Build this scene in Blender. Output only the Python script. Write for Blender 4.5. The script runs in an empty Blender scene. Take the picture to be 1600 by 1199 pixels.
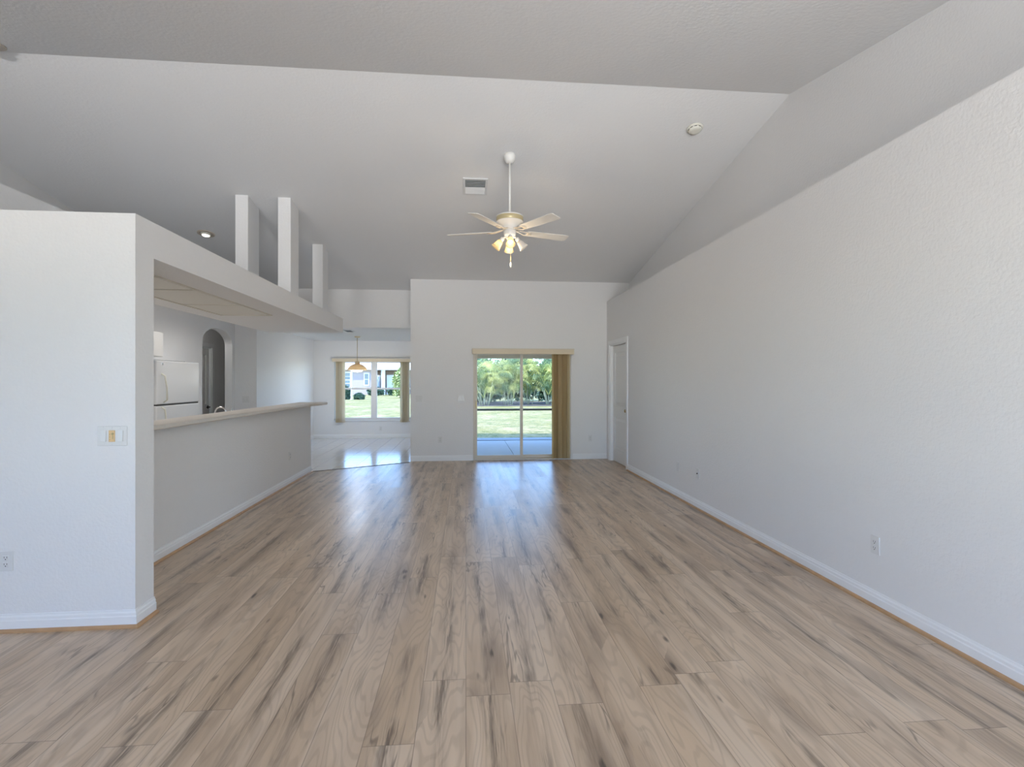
import bpy, bmesh, math, random
from mathutils import Vector, Matrix
random.seed(7)
scene = bpy.context.scene
COL = scene.collection
PI = math.pi
R = math.radians

# ---------------------------------------------------------------- camera, world, sun, big lights, exposure
EYE = 1.45
YAW = math.atan(72 / 800)
cam = bpy.data.cameras.new('camera')
cam.sensor_width = 36
cam.lens = 18.0
cam.shift_y = -3.5 / 1600
cam.clip_start = 0.05
cam.clip_end = 600
co = bpy.data.objects.new('camera', cam)
co.location = (0, 0, EYE)
co.rotation_euler = (PI / 2, 0, -YAW)
COL.objects.link(co)
scene.camera = co

world = bpy.data.worlds.new('sky')
scene.world = world
world.use_nodes = True
wn = world.node_tree
wn.nodes.clear()
wo = wn.nodes.new('ShaderNodeOutputWorld')
wb = wn.nodes.new('ShaderNodeBackground')
ws = wn.nodes.new('ShaderNodeTexSky')
ws.sky_type = 'NISHITA'
ws.sun_disc = False
ws.sun_elevation = R(48)
ws.sun_rotation = R(-120)
ws.dust_density = 0.0
ws.altitude = 2500
ws.ozone_density = 5.0
wb.inputs['Strength'].default_value = 1.5
wn.links.new(ws.outputs[0], wb.inputs[0])
wn.links.new(wb.outputs[0], wo.inputs[0])


def lamp(name, kind, energy, color, loc, rot, **kw):
    d = bpy.data.lights.new(name, kind)
    d.energy = energy
    d.color = color
    for k, v in kw.items():
        setattr(d, k, v)
    o = bpy.data.objects.new(name, d)
    o.location = loc
    o.rotation_euler = rot
    COL.objects.link(o)
    return o


# sun from the left, a little behind the house, high
lamp('sun', 'SUN', 7.0, (1.0, 0.95, 0.86), (0, 0, 30), (R(26), R(-36), 0), angle=R(0.6))
# added fill lamp outside the front window, behind the camera, aimed upward
lamp('front_fill', 'AREA', 110, (0.96, 0.965, 0.98), (0.9, -3.40, 1.35), (R(120), 0, 0),
     shape='RECTANGLE', size=2.8, size_y=2.2, spread=R(72))
# added fill lamp at an invented opening in the left wing, beside the viewpoint
lamp('side_fill', 'AREA', 30, (0.98, 0.975, 0.97), (-5.30, -1.1, 1.55), (0, R(-100), 0),
     shape='RECTANGLE', size=1.2, size_y=1.7, spread=R(75))
# unseen fill added under the raised kitchen ceiling, no fixture modelled
lamp('kitchen_fill', 'AREA', 21, (1.0, 0.97, 0.94), (-3.45, 6.0, 2.64), (0, 0, 0), shape='RECTANGLE', size=0.5, size_y=4.5, spread=R(125))
lamp('hall_fill', 'POINT', 5, (1.0, 0.95, 0.9), (-4.65, 9.4, 2.45), (0, 0, 0), shadow_soft_size=0.1)  # unseen fill added to brighten the hall behind the arch
# added fill for the left ceiling, through an invented high front opening
lamp('front_fill_high', 'AREA', 32, (1.0, 0.975, 0.96), (-3.5, -3.36, 2.44), (R(110), 0, 0), shape='RECTANGLE', size=1.6, size_y=0.3, spread=R(52))

vs = scene.view_settings
vs.view_transform = 'Standard'
vs.look = 'None'
vs.gamma = 1
vs.use_curve_mapping = False
vs.exposure = 0.0
scene.cycles.max_bounces = 10
scene.cycles.diffuse_bounces = 6
scene.cycles.glossy_bounces = 4
scene.cycles.transparent_max_bounces = 16
scene.cycles.sample_clamp_indirect = 6.0
scene.cycles.caustics_reflective = False
scene.cycles.caustics_refractive = False
scene.cycles.use_denoising = True


# ---------------------------------------------------------------- materials
def mat(name, col, rough=0.5, metal=0.0, spec=0.5, noise=0.0, nscale=20.0, bump=0.0, bscale=60.0, bdist=0.003, emit=None, estr=0.0):
    m = bpy.data.materials.new(name)
    m.use_nodes = True
    nt = m.node_tree
    b = nt.nodes['Principled BSDF']
    b.inputs['Roughness'].default_value = rough
    b.inputs['Metallic'].default_value = metal
    b.inputs['Specular IOR Level'].default_value = spec
    b.inputs['Base Color'].default_value = (*col, 1)
    tc = nt.nodes.new('ShaderNodeTexCoord')
    if noise >= 0:
        n = nt.nodes.new('ShaderNodeTexNoise')
        n.inputs['Scale'].default_value = nscale
        n.inputs['Detail'].default_value = 3
        r = nt.nodes.new('ShaderNodeValToRGB')
        r.color_ramp.elements[0].color = (*[c * (1 - noise) for c in col], 1)
        r.color_ramp.elements[1].color = (*[min(1, c * (1 + noise)) for c in col], 1)
        nt.links.new(tc.outputs['Object'], n.inputs['Vector'])
        nt.links.new(n.outputs['Fac'], r.inputs['Fac'])
        nt.links.new(r.outputs['Color'], b.inputs['Base Color'])
    if bump:
        n2 = nt.nodes.new('ShaderNodeTexNoise')
        n2.inputs['Scale'].default_value = bscale
        n2.inputs['Detail'].default_value = 2
        bp = nt.nodes.new('ShaderNodeBump')
        bp.inputs['Strength'].default_value = bump
        bp.inputs['Distance'].default_value = bdist
        nt.links.new(tc.outputs['Object'], n2.inputs['Vector'])
        nt.links.new(n2.outputs['Fac'], bp.inputs['Height'])
        nt.links.new(bp.outputs['Normal'], b.inputs['Normal'])
    if emit:
        b.inputs['Emission Color'].default_value = (*emit, 1)
        b.inputs['Emission Strength'].default_value = estr
    return m


M = {}
M['wall'] = mat('white_wall_paint', (0.80, 0.798, 0.80), 0.6, spec=0.3, noise=0.01, bump=0.55, bscale=55, bdist=0.004)
M['ceil'] = mat('white_ceiling_paint', (0.785, 0.79, 0.80), 0.75, spec=0.2, noise=0.01, bump=0.5, bscale=38, bdist=0.004)
M['trim'] = mat('white_trim_paint', (0.86, 0.87, 0.88), 0.35, noise=0.01)
M['shoe'] = mat('tan_shoe_moulding', (0.48, 0.29, 0.15), 0.45, noise=0.25, nscale=14)
M['doorp'] = mat('door_paint', (0.82, 0.82, 0.81), 0.4, noise=0.01)
M['plastic'] = mat('white_plastic', (0.73, 0.73, 0.725), 0.3, noise=0.0)
M['almond'] = mat('almond_plastic', (0.72, 0.50, 0.25), 0.4, noise=0.12, nscale=90)
M['dark'] = mat('dark_slot', (0.03, 0.03, 0.03), 0.6, noise=0.0)
M['black'] = mat('black_metal', (0.012, 0.012, 0.013), 0.35, metal=0.3, noise=0.0)
M['chrome'] = mat('chrome', (0.75, 0.75, 0.76), 0.15, metal=1.0, noise=0.0)
M['bar'] = mat('laminate_bar_top', (0.66, 0.61, 0.55), 0.4, noise=0.08, nscale=120)
M['alum'] = mat('white_window_frame', (0.80, 0.80, 0.80), 0.4, noise=0.0)
M['beige'] = mat('beige_door_frame', (0.68, 0.62, 0.53), 0.45, noise=0.02)
M['valance'] = mat('beige_valance', (0.72, 0.62, 0.46), 0.5, noise=0.03)
M['fan'] = mat('white_fan_enamel', (0.82, 0.81, 0.78), 0.35, noise=0.0)
M['fanband'] = mat('yellowed_fan_band', (0.62, 0.52, 0.30), 0.4, metal=0.2, noise=0.05)
M['farm'] = mat('cream_blade_arm', (0.74, 0.66, 0.54), 0.35, noise=0.03)
M['blade'] = mat('off_white_blade', (0.80, 0.775, 0.73), 0.45, noise=0.02)
M['brass'] = mat('aged_brass', (0.45, 0.36, 0.18), 0.35, metal=0.8, noise=0.05)
M['fridge'] = mat('white_appliance', (0.76, 0.77, 0.78), 0.22, noise=0.0)
M['fhandle'] = mat('yellowed_handle', (0.72, 0.71, 0.62), 0.35, noise=0.0)
M['cab'] = mat('cabinet_white', (0.82, 0.81, 0.79), 0.45, noise=0.01)
M['diffuser'] = mat('cream_diffuser', (0.77, 0.75, 0.69), 0.5, noise=0.02, nscale=60)
M['lframe'] = mat('cream_light_frame', (0.66, 0.63, 0.56), 0.5, noise=0.0)
M['ventm'] = mat('vent_white', (0.68, 0.70, 0.72), 0.45, noise=0.0)
M['ventd'] = mat('vent_duct', (0.25, 0.27, 0.28), 0.7, noise=0.0)
M['smoke'] = mat('aged_smoke_plastic', (0.74, 0.73, 0.66), 0.45, noise=0.0)
M['dring'] = mat('tan_light_trim', (0.55, 0.49, 0.42), 0.4, noise=0.0)
M['copper'] = mat('tan_pendant_metal', (0.74, 0.58, 0.36), 0.4, noise=0.04)
M['bulbw'] = mat('warm_bulb', (1, 0.85, 0.6), 0.4, noise=-1, emit=(1.0, 0.72, 0.36), estr=9)
M['bulbs'] = mat('soft_pendant_bulb', (1, 0.95, 0.85), 0.4, noise=-1, emit=(1.0, 0.9, 0.75), estr=2.2)
M['bulbd'] = mat('downlight_bulb', (1, 0.95, 0.85), 0.4, noise=-1, emit=(1.0, 0.93, 0.80), estr=5)
M['boff'] = mat('unlit_bulb', (0.85, 0.84, 0.80), 0.3, noise=0.0)
M['patio'] = mat('patio_concrete', (0.52, 0.52, 0.52), 0.7, noise=0.08, nscale=6, bump=0.2, bscale=80)
M['kerb'] = mat('kerb_concrete', (0.32, 0.32, 0.32), 0.85, noise=0.22, nscale=14, bump=0.3, bscale=50)
M['bronze'] = mat('screen_frame_bronze', (0.10, 0.095, 0.085), 0.5, noise=0.05)
M['lanai'] = mat('lanai_stucco', (0.80, 0.64, 0.46), 0.8, noise=0.05, bump=0.3)
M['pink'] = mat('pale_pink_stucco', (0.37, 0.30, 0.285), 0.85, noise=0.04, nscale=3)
M['roof'] = mat('pale_roof_tile', (0.62, 0.59, 0.56), 0.8, noise=0.08, nscale=5, bump=0.4, bscale=8, bdist=0.03)
M['hwin'] = mat('house_window_glass', (0.06, 0.11, 0.15), 0.12, noise=0.1)
M['hwhite'] = mat('house_trim_white', (0.66, 0.66, 0.66), 0.6, noise=0.02)
M['shed'] = mat('shed_blue_grey', (0.20, 0.23, 0.28), 0.7, noise=0.05, nscale=4)
M['stem'] = mat('palm_stem', (0.34, 0.33, 0.22), 0.6, noise=0.35, nscale=5)
M['shrub'] = mat('shrub_leaf', (0.055, 0.10, 0.055), 0.55, noise=0.5, nscale=4)
M['shrubl'] = mat('light_shrub_leaf', (0.34, 0.38, 0.15), 0.55, noise=0.4, nscale=4)
M['bark'] = mat('tree_bark', (0.22, 0.17, 0.13), 0.8, noise=0.3, nscale=10)
M['mulch'] = mat('mulch_bed', (0.12, 0.105, 0.10), 0.95, spec=0.05, noise=0.35, nscale=6)


def glass(name, tint, refl):
    m = bpy.data.materials.new(name)
    m.use_nodes = True
    nt = m.node_tree
    nt.nodes.clear()
    o = nt.nodes.new('ShaderNodeOutputMaterial')
    mx = nt.nodes.new('ShaderNodeMixShader')
    t = nt.nodes.new('ShaderNodeBsdfTransparent')
    g = nt.nodes.new('ShaderNodeBsdfGlossy')
    fr = nt.nodes.new('ShaderNodeFresnel')
    mu = nt.nodes.new('ShaderNodeMath')
    mu.operation = 'MULTIPLY'
    mu.inputs[1].default_value = refl
    fr.inputs['IOR'].default_value = 1.45
    g.inputs['Roughness'].default_value = 0.02
    t.inputs['Color'].default_value = (*tint, 1)
    nt.links.new(fr.outputs[0], mu.inputs[0])
    nt.links.new(mu.outputs[0], mx.inputs[0])
    nt.links.new(t.outputs[0], mx.inputs[1])
    nt.links.new(g.outputs[0], mx.inputs[2])
    nt.links.new(mx.outputs[0], o.inputs[0])
    return m


M['glass'] = glass('window_glass', (0.95, 0.98, 0.98), 0.10)


def translucent(name, col, amount):
    m = bpy.data.materials.new(name)
    m.use_nodes = True
    nt = m.node_tree
    b = nt.nodes['Principled BSDF']
    b.inputs['Base Color'].default_value = (*col, 1)
    b.inputs['Roughness'].default_value = 0.6
    o = nt.nodes['Material Output']
    t = nt.nodes.new('ShaderNodeBsdfTranslucent')
    t.inputs['Color'].default_value = (*col, 1)
    n = nt.nodes.new('ShaderNodeTexNoise')
    n.inputs['Scale'].default_value = 40
    tc = nt.nodes.new('ShaderNodeTexCoord')
    hs = nt.nodes.new('ShaderNodeMixRGB')
    hs.inputs[0].default_value = 0.08
    hs.inputs[1].default_value = (*col, 1)
    nt.links.new(tc.outputs['Object'], n.inputs['Vector'])
    nt.links.new(n.outputs['Color'], hs.inputs[2])
    nt.links.new(hs.outputs[0], b.inputs['Base Color'])
    mx = nt.nodes.new('ShaderNodeMixShader')
    mx.inputs[0].default_value = amount
    nt.links.new(b.outputs[0], mx.inputs[1])
    nt.links.new(t.outputs[0], mx.inputs[2])
    nt.links.new(mx.outputs[0], o.inputs[0])
    return m


M['amber'] = translucent('tan_pendant_glass', (0.80, 0.68, 0.48), 0.4)
M['vane'] = translucent('beige_blind_vane', (0.80, 0.67, 0.42), 0.5)
M['vane2'] = translucent('pale_blind_vane', (0.84, 0.76, 0.61), 0.5)
M['leaf'] = translucent('palm_leaf', (0.13, 0.21, 0.085), 0.4)
M['leaf2'] = translucent('palm_leaf_yellow', (0.72, 0.68, 0.24), 0.5)
M['leaf3'] = translucent('palm_leaf_green', (0.34, 0.42, 0.13), 0.45)
M['shade'] = translucent('unlit_lamp_glass', (0.88, 0.87, 0.85), 0.55)
M['frost'] = translucent('frosted_lit_glass', (0.95, 0.86, 0.66), 0.7)


class G:
    """tiny helper for node graphs"""

    def __init__(s, name):
        s.m = bpy.data.materials.new(name)
        s.m.use_nodes = True
        s.nt = s.m.node_tree
        s.b = s.nt.nodes['Principled BSDF']

    def n(s, t, **kw):
        x = s.nt.nodes.new(t)
        for k, v in kw.items():
            setattr(x, k, v)
        return x

    def put(s, sock, v):
        if isinstance(v, bpy.types.NodeSocket):
            s.nt.links.new(v, sock)
        else:
            sock.default_value = v

    def math(s, op, a, b=0.0, c=None):
        x = s.n('ShaderNodeMath', operation=op)
        s.put(x.inputs[0], a)
        s.put(x.inputs[1], b)
        if c is not None:
            s.put(x.inputs[2], c)
        return x.outputs[0]

    def mix(s, f, a, b, mode='MIX'):
        x = s.n('ShaderNodeMixRGB', blend_type=mode)
        s.put(x.inputs[0], f)
        s.put(x.inputs[1], a if isinstance(a, bpy.types.NodeSocket) else (*a, 1))
        s.put(x.inputs[2], b if isinstance(b, bpy.types.NodeSocket) else (*b, 1))
        return x.outputs[0]

    def xyz(s, x, y, z):
        c = s.n('ShaderNodeCombineXYZ')
        s.put(c.inputs[0], x)
        s.put(c.inputs[1], y)
        s.put(c.inputs[2], z)
        return c.outputs[0]

    def noise(s, vec, scale=1.0, detail=3.0, rough=0.5, dist=0.0):
        x = s.n('ShaderNodeTexNoise')
        s.put(x.inputs['Vector'], vec)
        x.inputs['Scale'].default_value = scale
        x.inputs['Detail'].default_value = detail
        x.inputs['Roughness'].default_value = rough
        x.inputs['Distortion'].default_value = dist
        return x.outputs['Fac']

    def ramp(s, f, lo, hi):
        x = s.n('ShaderNodeMapRange', clamp=True)
        x.interpolation_type = 'SMOOTHSTEP'
        s.put(x.inputs['Value'], f)
        x.inputs['From Min'].default_value = lo
        x.inputs['From Max'].default_value = hi
        return x.outputs[0]

    def rand(s, v):
        x = s.n('ShaderNodeTexWhiteNoise', noise_dimensions='3D')
        s.put(x.inputs['Vector'], v)
        return x.outputs['Value']


def plank_material():
    g = G('oak_plank_floor')
    tc = g.n('ShaderNodeTexCoord')
    sp = g.n('ShaderNodeSeparateXYZ')
    g.nt.links.new(tc.outputs['Object'], sp.inputs[0])
    W, L = 0.2055, 1.75
    X, Y = sp.outputs[0], sp.outputs[1]
    cx = g.math('DIVIDE', X, W)
    col = g.math('FLOOR', cx)
    fx = g.math('SUBTRACT', cx, col)
    off = g.math('MULTIPLY', g.rand(g.xyz(col, 3.7, 1.3)), 7.0)
    cy = g.math('ADD', g.math('DIVIDE', Y, L), off)
    row = g.math('FLOOR', cy)
    fy = g.math('SUBTRACT', cy, row)
    r1 = g.rand(g.xyz(col, row, 0.5))
    r2 = g.rand(g.xyz(col, row, 8.5))
    r3 = g.rand(g.xyz(col, row, 17.5))
    sh = g.math('MULTIPLY', r1, 40.0)
    sh2 = g.math('MULTIPLY', r2, 60.0)
    px = g.math('ADD', X, sh)
    py = g.math('ADD', Y, sh2)
    # broad tone across and along a plank
    broad = g.noise(g.xyz(g.math('MULTIPLY', px, 7.0), g.math('MULTIPLY', py, 0.7), sh), 1.0, 3, 0.55, 0.4)
    # dark heart streak near the middle of a plank, broken along the length
    wob = g.noise(g.xyz(g.math('MULTIPLY', py, 1.3), sh, 0.0), 1.0, 2)
    mid = g.math('ABSOLUTE', g.math('SUBTRACT', fx, g.math('ADD', 0.28, g.math('MULTIPLY', wob, 0.45))))
    strk = g.ramp(mid, 0.24, 0.0)
    brk = g.ramp(g.noise(g.xyz(sh2, g.math('MULTIPLY', py, 0.9), sh), 1.0, 3, 0.6), 0.40, 0.58)
    fine = g.noise(g.xyz(g.math('MULTIPLY', px, 55.0), g.math('MULTIPLY', py, 2.6), sh), 1.0, 4, 0.65, 0.6)
    grain = g.noise(g.xyz(g.math('MULTIPLY', px, 190.0), g.math('MULTIPLY', py, 7.0), sh), 1.0, 3, 0.6)
    streak = g.math('MULTIPLY', g.math('MULTIPLY', strk, brk), g.math('ADD', g.math('MULTIPLY', g.ramp(fine, 0.36, 0.60), 0.75), g.math('MULTIPLY', g.ramp(grain, 0.55, 0.40), 0.30)))
    # cathedral rings
    dist = g.noise(g.xyz(g.math('MULTIPLY', px, 5.0), g.math('MULTIPLY', py, 0.75), sh2), 1.0, 2, 0.5)
    rings = g.math('SINE', g.math('MULTIPLY', dist, 120.0))
    rings = g.ramp(rings, 0.1, 1.0)
    # knots, sparse
    vo = g.n('ShaderNodeTexVoronoi', feature='F1')
    g.nt.links.new(g.xyz(g.math('ADD', g.math('MULTIPLY', px, 6.5), g.math('MULTIPLY', fine, 0.18)), g.math('MULTIPLY', py, 1.5), 0.0), vo.inputs['Vector'])
    vo.inputs['Scale'].default_value = 1.0
    kr = g.rand(vo.outputs['Position'])
    kd = g.math('DIVIDE', vo.outputs['Distance'], g.math('ADD', 0.35, kr))
    on = g.math('GREATER_THAN', kr, 0.50)
    rag = g.math('ADD', kd, g.math('MULTIPLY', g.math('SUBTRACT', grain, 0.5), 0.10))
    knot = g.math('MULTIPLY', g.ramp(rag, 0.085, 0.025), on)
    halo = g.math('MULTIPLY', g.ramp(rag, 0.46, 0.04), on)
    tone = g.mix(r3, (0.565, 0.422, 0.287), (0.685, 0.543, 0.403))
    c = g.mix(g.math('MULTIPLY', g.ramp(broad, 0.36, 0.70), 0.62), tone, (0.335, 0.238, 0.160))
    sap = g.ramp(g.noise(g.xyz(g.math('MULTIPLY', px, 11.0), g.math('MULTIPLY', py, 0.35), sh2), 1.0, 2, 0.5), 0.52, 0.64)
    c = g.mix(g.math('MULTIPLY', sap, 0.55), c, (0.70, 0.575, 0.445))
    c = g.mix(g.math('MULTIPLY', rings, 0.27), c, (0.29, 0.205, 0.140))
    c = g.mix(g.math('MULTIPLY', g.ramp(grain, 0.35, 0.75), 0.24), c, (0.60, 0.49, 0.38))
    c = g.mix(g.math('MULTIPLY', streak, 0.88), c, (0.130, 0.094, 0.070))
    c = g.mix(g.math('MULTIPLY', halo, 0.50), c, (0.20, 0.14, 0.10))
    c = g.mix(g.math('MULTIPLY', knot, 0.85), c, (0.06, 0.045, 0.036))
    v2 = g.n('ShaderNodeTexVoronoi', feature='F1')
    g.nt.links.new(g.xyz(g.math('ADD', g.math('MULTIPLY', px, 15.0), g.math('MULTIPLY', fine, 0.5)), g.math('MULTIPLY', py, 4.0), 3.0), v2.inputs['Vector'])
    v2.inputs['Scale'].default_value = 1.0
    k2 = g.rand(v2.outputs['Position'])
    patch = g.ramp(g.noise(g.xyz(g.math('MULTIPLY', px, 3.0), g.math('MULTIPLY', py, 0.8), 9.0), 1.0, 2), 0.48, 0.60)
    fleck = g.math('MULTIPLY', g.math('MULTIPLY', g.ramp(v2.outputs['Distance'], 0.20, 0.06), g.math('GREATER_THAN', k2, 0.72)), patch)
    c = g.mix(g.math('MULTIPLY', fleck, 0.80), c, (0.10, 0.072, 0.055))
    cn = g.noise(g.xyz(g.math('MULTIPLY', px, 8.0), g.math('MULTIPLY', py, 0.95), sh), 1.0, 3, 0.55, 0.3)
    cm = g.ramp(g.noise(g.xyz(g.math('MULTIPLY', px, 3.0), g.math('MULTIPLY', py, 1.6), sh2), 1.0, 3, 0.6), 0.53, 0.64)
    crack = g.math('MULTIPLY', g.ramp(g.math('ABSOLUTE', g.math('SUBTRACT', cn, 0.5)), 0.020, 0.002), cm)
    c = g.mix(g.math('MULTIPLY', crack, 0.58), c, (0.11, 0.078, 0.058))
    # seams
    ex = g.math('MINIMUM', fx, g.math('SUBTRACT', 1.0, fx))
    ey = g.math('MINIMUM', fy, g.math('SUBTRACT', 1.0, fy))
    sx = g.ramp(g.math('MULTIPLY', ex, W), 0.0024, 0.0008)
    sy = g.ramp(g.math('MULTIPLY', ey, L), 0.0028, 0.0010)
    seam = g.math('MAXIMUM', sx, sy)
    c = g.mix(g.math('MULTIPLY', seam, 0.55), c, (0.14, 0.10, 0.075))
    g.nt.links.new(c, g.b.inputs['Base Color'])
    rg = g.math('ADD', 0.23, g.math('MULTIPLY', grain, 0.14))
    rg = g.math('ADD', rg, g.math('MULTIPLY', r2, 0.06))
    g.nt.links.new(rg, g.b.inputs['Roughness'])
    g.b.inputs['Specular IOR Level'].default_value = 0.5
    bp = g.n('ShaderNodeBump')
    bp.inputs['Strength'].default_value = 0.25
    bp.inputs['Distance'].default_value = 0.001
    g.nt.links.new(g.math('SUBTRACT', g.math('MULTIPLY', grain, 0.4), seam), bp.inputs['Height'])
    g.nt.links.new(bp.outputs[0], g.b.inputs['Normal'])
    return g.m


def tile_material():
    g = G('pale_floor_tile')
    tc = g.n('ShaderNodeTexCoord')
    sp = g.n('ShaderNodeSeparateXYZ')
    g.nt.links.new(tc.outputs['Object'], sp.inputs[0])
    T = 0.3225
    cx = g.math('DIVIDE', g.math('ADD', sp.outputs[0], 1.868 + T * 20), T)
    cy = g.math('DIVIDE', g.math('ADD', sp.outputs[1], 0.06), T)
    fx = g.math('FRACT', cx)
    fy = g.math('FRACT', cy)
    rr = g.rand(g.xyz(g.math('FLOOR', cx), g.math('FLOOR', cy), 0.0))
    ex = g.math('MINIMUM', fx, g.math('SUBTRACT', 1.0, fx))
    ey = g.math('MINIMUM', fy, g.math('SUBTRACT', 1.0, fy))
    e = g.math('MULTIPLY', g.math('MINIMUM', ex, ey), T)
    gr = g.ramp(e, 0.006, 0.003)
    n = g.noise(tc.outputs['Object'], 9.0, 4)
    c = g.mix(n, (0.60, 0.58, 0.55), (0.70, 0.68, 0.65))
    c = g.mix(g.math('MULTIPLY', rr, 0.25), c, (0.62, 0.59, 0.56))
    c = g.mix(gr, c, (0.20, 0.18, 0.17))
    g.nt.links.new(c, g.b.inputs['Base Color'])
    g.b.inputs['Roughness'].default_value = 0.16
    bp = g.n('ShaderNodeBump')
    bp.inputs['Strength'].default_value = 0.3
    bp.inputs['Distance'].default_value = 0.001
    g.nt.links.new(g.math('SUBTRACT', 1.0, gr), bp.inputs['Height'])
    g.nt.links.new(bp.outputs[0], g.b.inputs['Normal'])
    return g.m


def lawn_material():
    g = G('lawn_grass')
    tc = g.n('ShaderNodeTexCoord')
    a = g.noise(tc.outputs['Object'], 0.35, 4, 0.6)
    b = g.noise(tc.outputs['Object'], 2.6, 5, 0.75)
    d = g.noise(tc.outputs['Object'], 14.0, 5, 0.8)
    c = g.mix(g.ramp(a, 0.35, 0.68), (0.31, 0.26, 0.085), (0.47, 0.36, 0.175))
    c = g.mix(g.math('MULTIPLY', g.ramp(b, 0.45, 0.58), 0.75), c, (0.16, 0.18, 0.05))
    c = g.mix(g.math('MULTIPLY', g.ramp(d, 0.50, 0.66), 0.7), c, (0.62, 0.50, 0.30))
    g.nt.links.new(c, g.b.inputs['Base Color'])
    g.b.inputs['Roughness'].default_value = 0.9
    g.b.inputs['Specular IOR Level'].default_value = 0.2
    bp = g.n('ShaderNodeBump')
    bp.inputs['Strength'].default_value = 0.8
    bp.inputs['Distance'].default_value = 0.05
    g.nt.links.new(d, bp.inputs['Height'])
    g.nt.links.new(bp.outputs[0], g.b.inputs['Normal'])
    return g.m


M['plank'] = plank_material()
M['tile'] = tile_material()
M['lawn'] = lawn_material()


# ---------------------------------------------------------------- mesh helpers
def box(bm, x0, x1, y0, y1, z0, z1):
    v = [bm.verts.new((x, y, z)) for x in (x0, x1) for y in (y0, y1) for z in (z0, z1)]
    for f in ((0, 1, 3, 2), (4, 6, 7, 5), (0, 4, 5, 1), (2, 3, 7, 6), (0, 2, 6, 4), (1, 5, 7, 3)):
        bm.faces.new([v[i] for i in f])


def rbox(bm, x0, x1, y0, y1, z0, z1, r=0.004, seg=2):
    t = bmesh.new()
    box(t, x0, x1, y0, y1, z0, z1)
    bmesh.ops.bevel(t, geom=t.edges[:], offset=r, segments=seg, affect='EDGES', profile=0.5)
    merge(bm, t)


def merge(bm, t, mx=None):
    if mx is not None:
        bmesh.ops.transform(t, matrix=mx, verts=t.verts[:])
    mp = {}
    for v in t.verts:
        mp[v] = bm.verts.new(v.co)
    for f in t.faces:
        try:
            n = bm.faces.new([mp[v] for v in f.verts])
            n.smooth = f.smooth
        except ValueError:
            pass
    t.free()


def prism(bm, poly, z0, z1):
    a = [bm.verts.new((x, y, z0)) for x, y in poly]
    b = [bm.verts.new((x, y, z1)) for x, y in poly]
    n = len(poly)
    bm.faces.new(a[::-1])
    bm.faces.new(b)
    for i in range(n):
        j = (i + 1) % n
        bm.faces.new((a[i], a[j], b[j], b[i]))


def extrude_profile(bm, prof, p0, p1, out):
    """prof: (distance from wall, z); swept p0->p1 on the floor plane; out: unit vector off the wall"""
    n = len(prof)
    rows = []
    for p in (p0, p1):
        rows.append([bm.verts.new((p[0] + out[0] * d, p[1] + out[1] * d, z)) for d, z in prof])
    for i in range(n):
        j = (i + 1) % n
        bm.faces.new((rows[0][i], rows[0][j], rows[1][j], rows[1][i]))
    bm.faces.new(rows[0][::-1])
    bm.faces.new(rows[1])


def lathe(bm, prof, seg=32, mx=None, close=False):
    t = bmesh.new()
    rings = []
    for r, z in prof:
        if r < 1e-6:
            rings.append([t.verts.new((0, 0, z))])
        else:
            rings.append([t.verts.new((r * math.cos(2 * PI * k / seg), r * math.sin(2 * PI * k / seg), z)) for k in range(seg)])
    m = len(rings)
    for i in range(m if close else m - 1):
        a, b = rings[i], rings[(i + 1) % m]
        for k in range(seg):
            l = (k + 1) % seg
            if len(a) == 1 and len(b) == 1:
                continue
            if len(a) == 1:
                f = (a[0], b[k], b[l])
            elif len(b) == 1:
                f = (a[k], a[l], b[0])
            else:
                f = (a[k], a[l], b[l], b[k])
            t.faces.new(f).smooth = True
    merge(bm, t, mx)


def tube(bm, pts, r, seg=10, cap=True, r1=None):
    pts = [Vector(p) for p in pts]
    n = len(pts)
    rings = []
    up = Vector((0, 0, 1))
    for i, p in enumerate(pts):
        d = (pts[min(i + 1, n - 1)] - pts[max(i - 1, 0)]).normalized()
        u = d.cross(up)
        if u.length < 1e-3:
            u = d.cross(Vector((1, 0, 0)))
        u.normalize()
        v = d.cross(u)
        rr = r if r1 is None else r + (r1 - r) * i / max(1, n - 1)
        rings.append([bm.verts.new(p + (u * math.cos(2 * PI * k / seg) + v * math.sin(2 * PI * k / seg)) * rr) for k in range(seg)])
    for i in range(n - 1):
        for k in range(seg):
            l = (k + 1) % seg
            bm.faces.new((rings[i][k], rings[i][l], rings[i + 1][l], rings[i + 1][k])).smooth = True
    if cap:
        bm.faces.new(rings[0][::-1])
        bm.faces.new(rings[-1])


def obj(name, bm, m, parent=None, bevel=0.0):
    bmesh.ops.recalc_face_normals(bm, faces=bm.faces[:])
    me = bpy.data.meshes.new(name)
    bm.to_mesh(me)
    bm.free()
    me.materials.append(M[m] if isinstance(m, str) else m)
    o = bpy.data.objects.new(name, me)
    COL.objects.link(o)
    if parent is not None:
        o.parent = parent
    if bevel:
        b = o.modifiers.new('bevel', 'BEVEL')
        b.width = bevel
        b.segments = 2
        b.limit_method = 'ANGLE'
    return o


def boxes(name, bs, m, parent=None, bevel=0.0):
    bm = bmesh.new()
    for b in bs:
        box(bm, *b)
    return obj(name, bm, m, parent, bevel)


def tag(o, label=None, cat=None, group=None, kind=None):
    if label:
        o['label'] = label
    if cat:
        o['category'] = cat
    if group:
        o['group'] = group
    if kind:
        o['kind'] = kind
    return o


def thing(name, label, cat, loc=(0, 0, 0), rot=(0, 0, 0), group=None, kind=None):
    o = bpy.data.objects.new(name, None)
    COL.objects.link(o)
    o.location = loc
    o.rotation_euler = rot
    o.empty_display_size = 0.1
    return tag(o, label, cat, group, kind)


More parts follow.
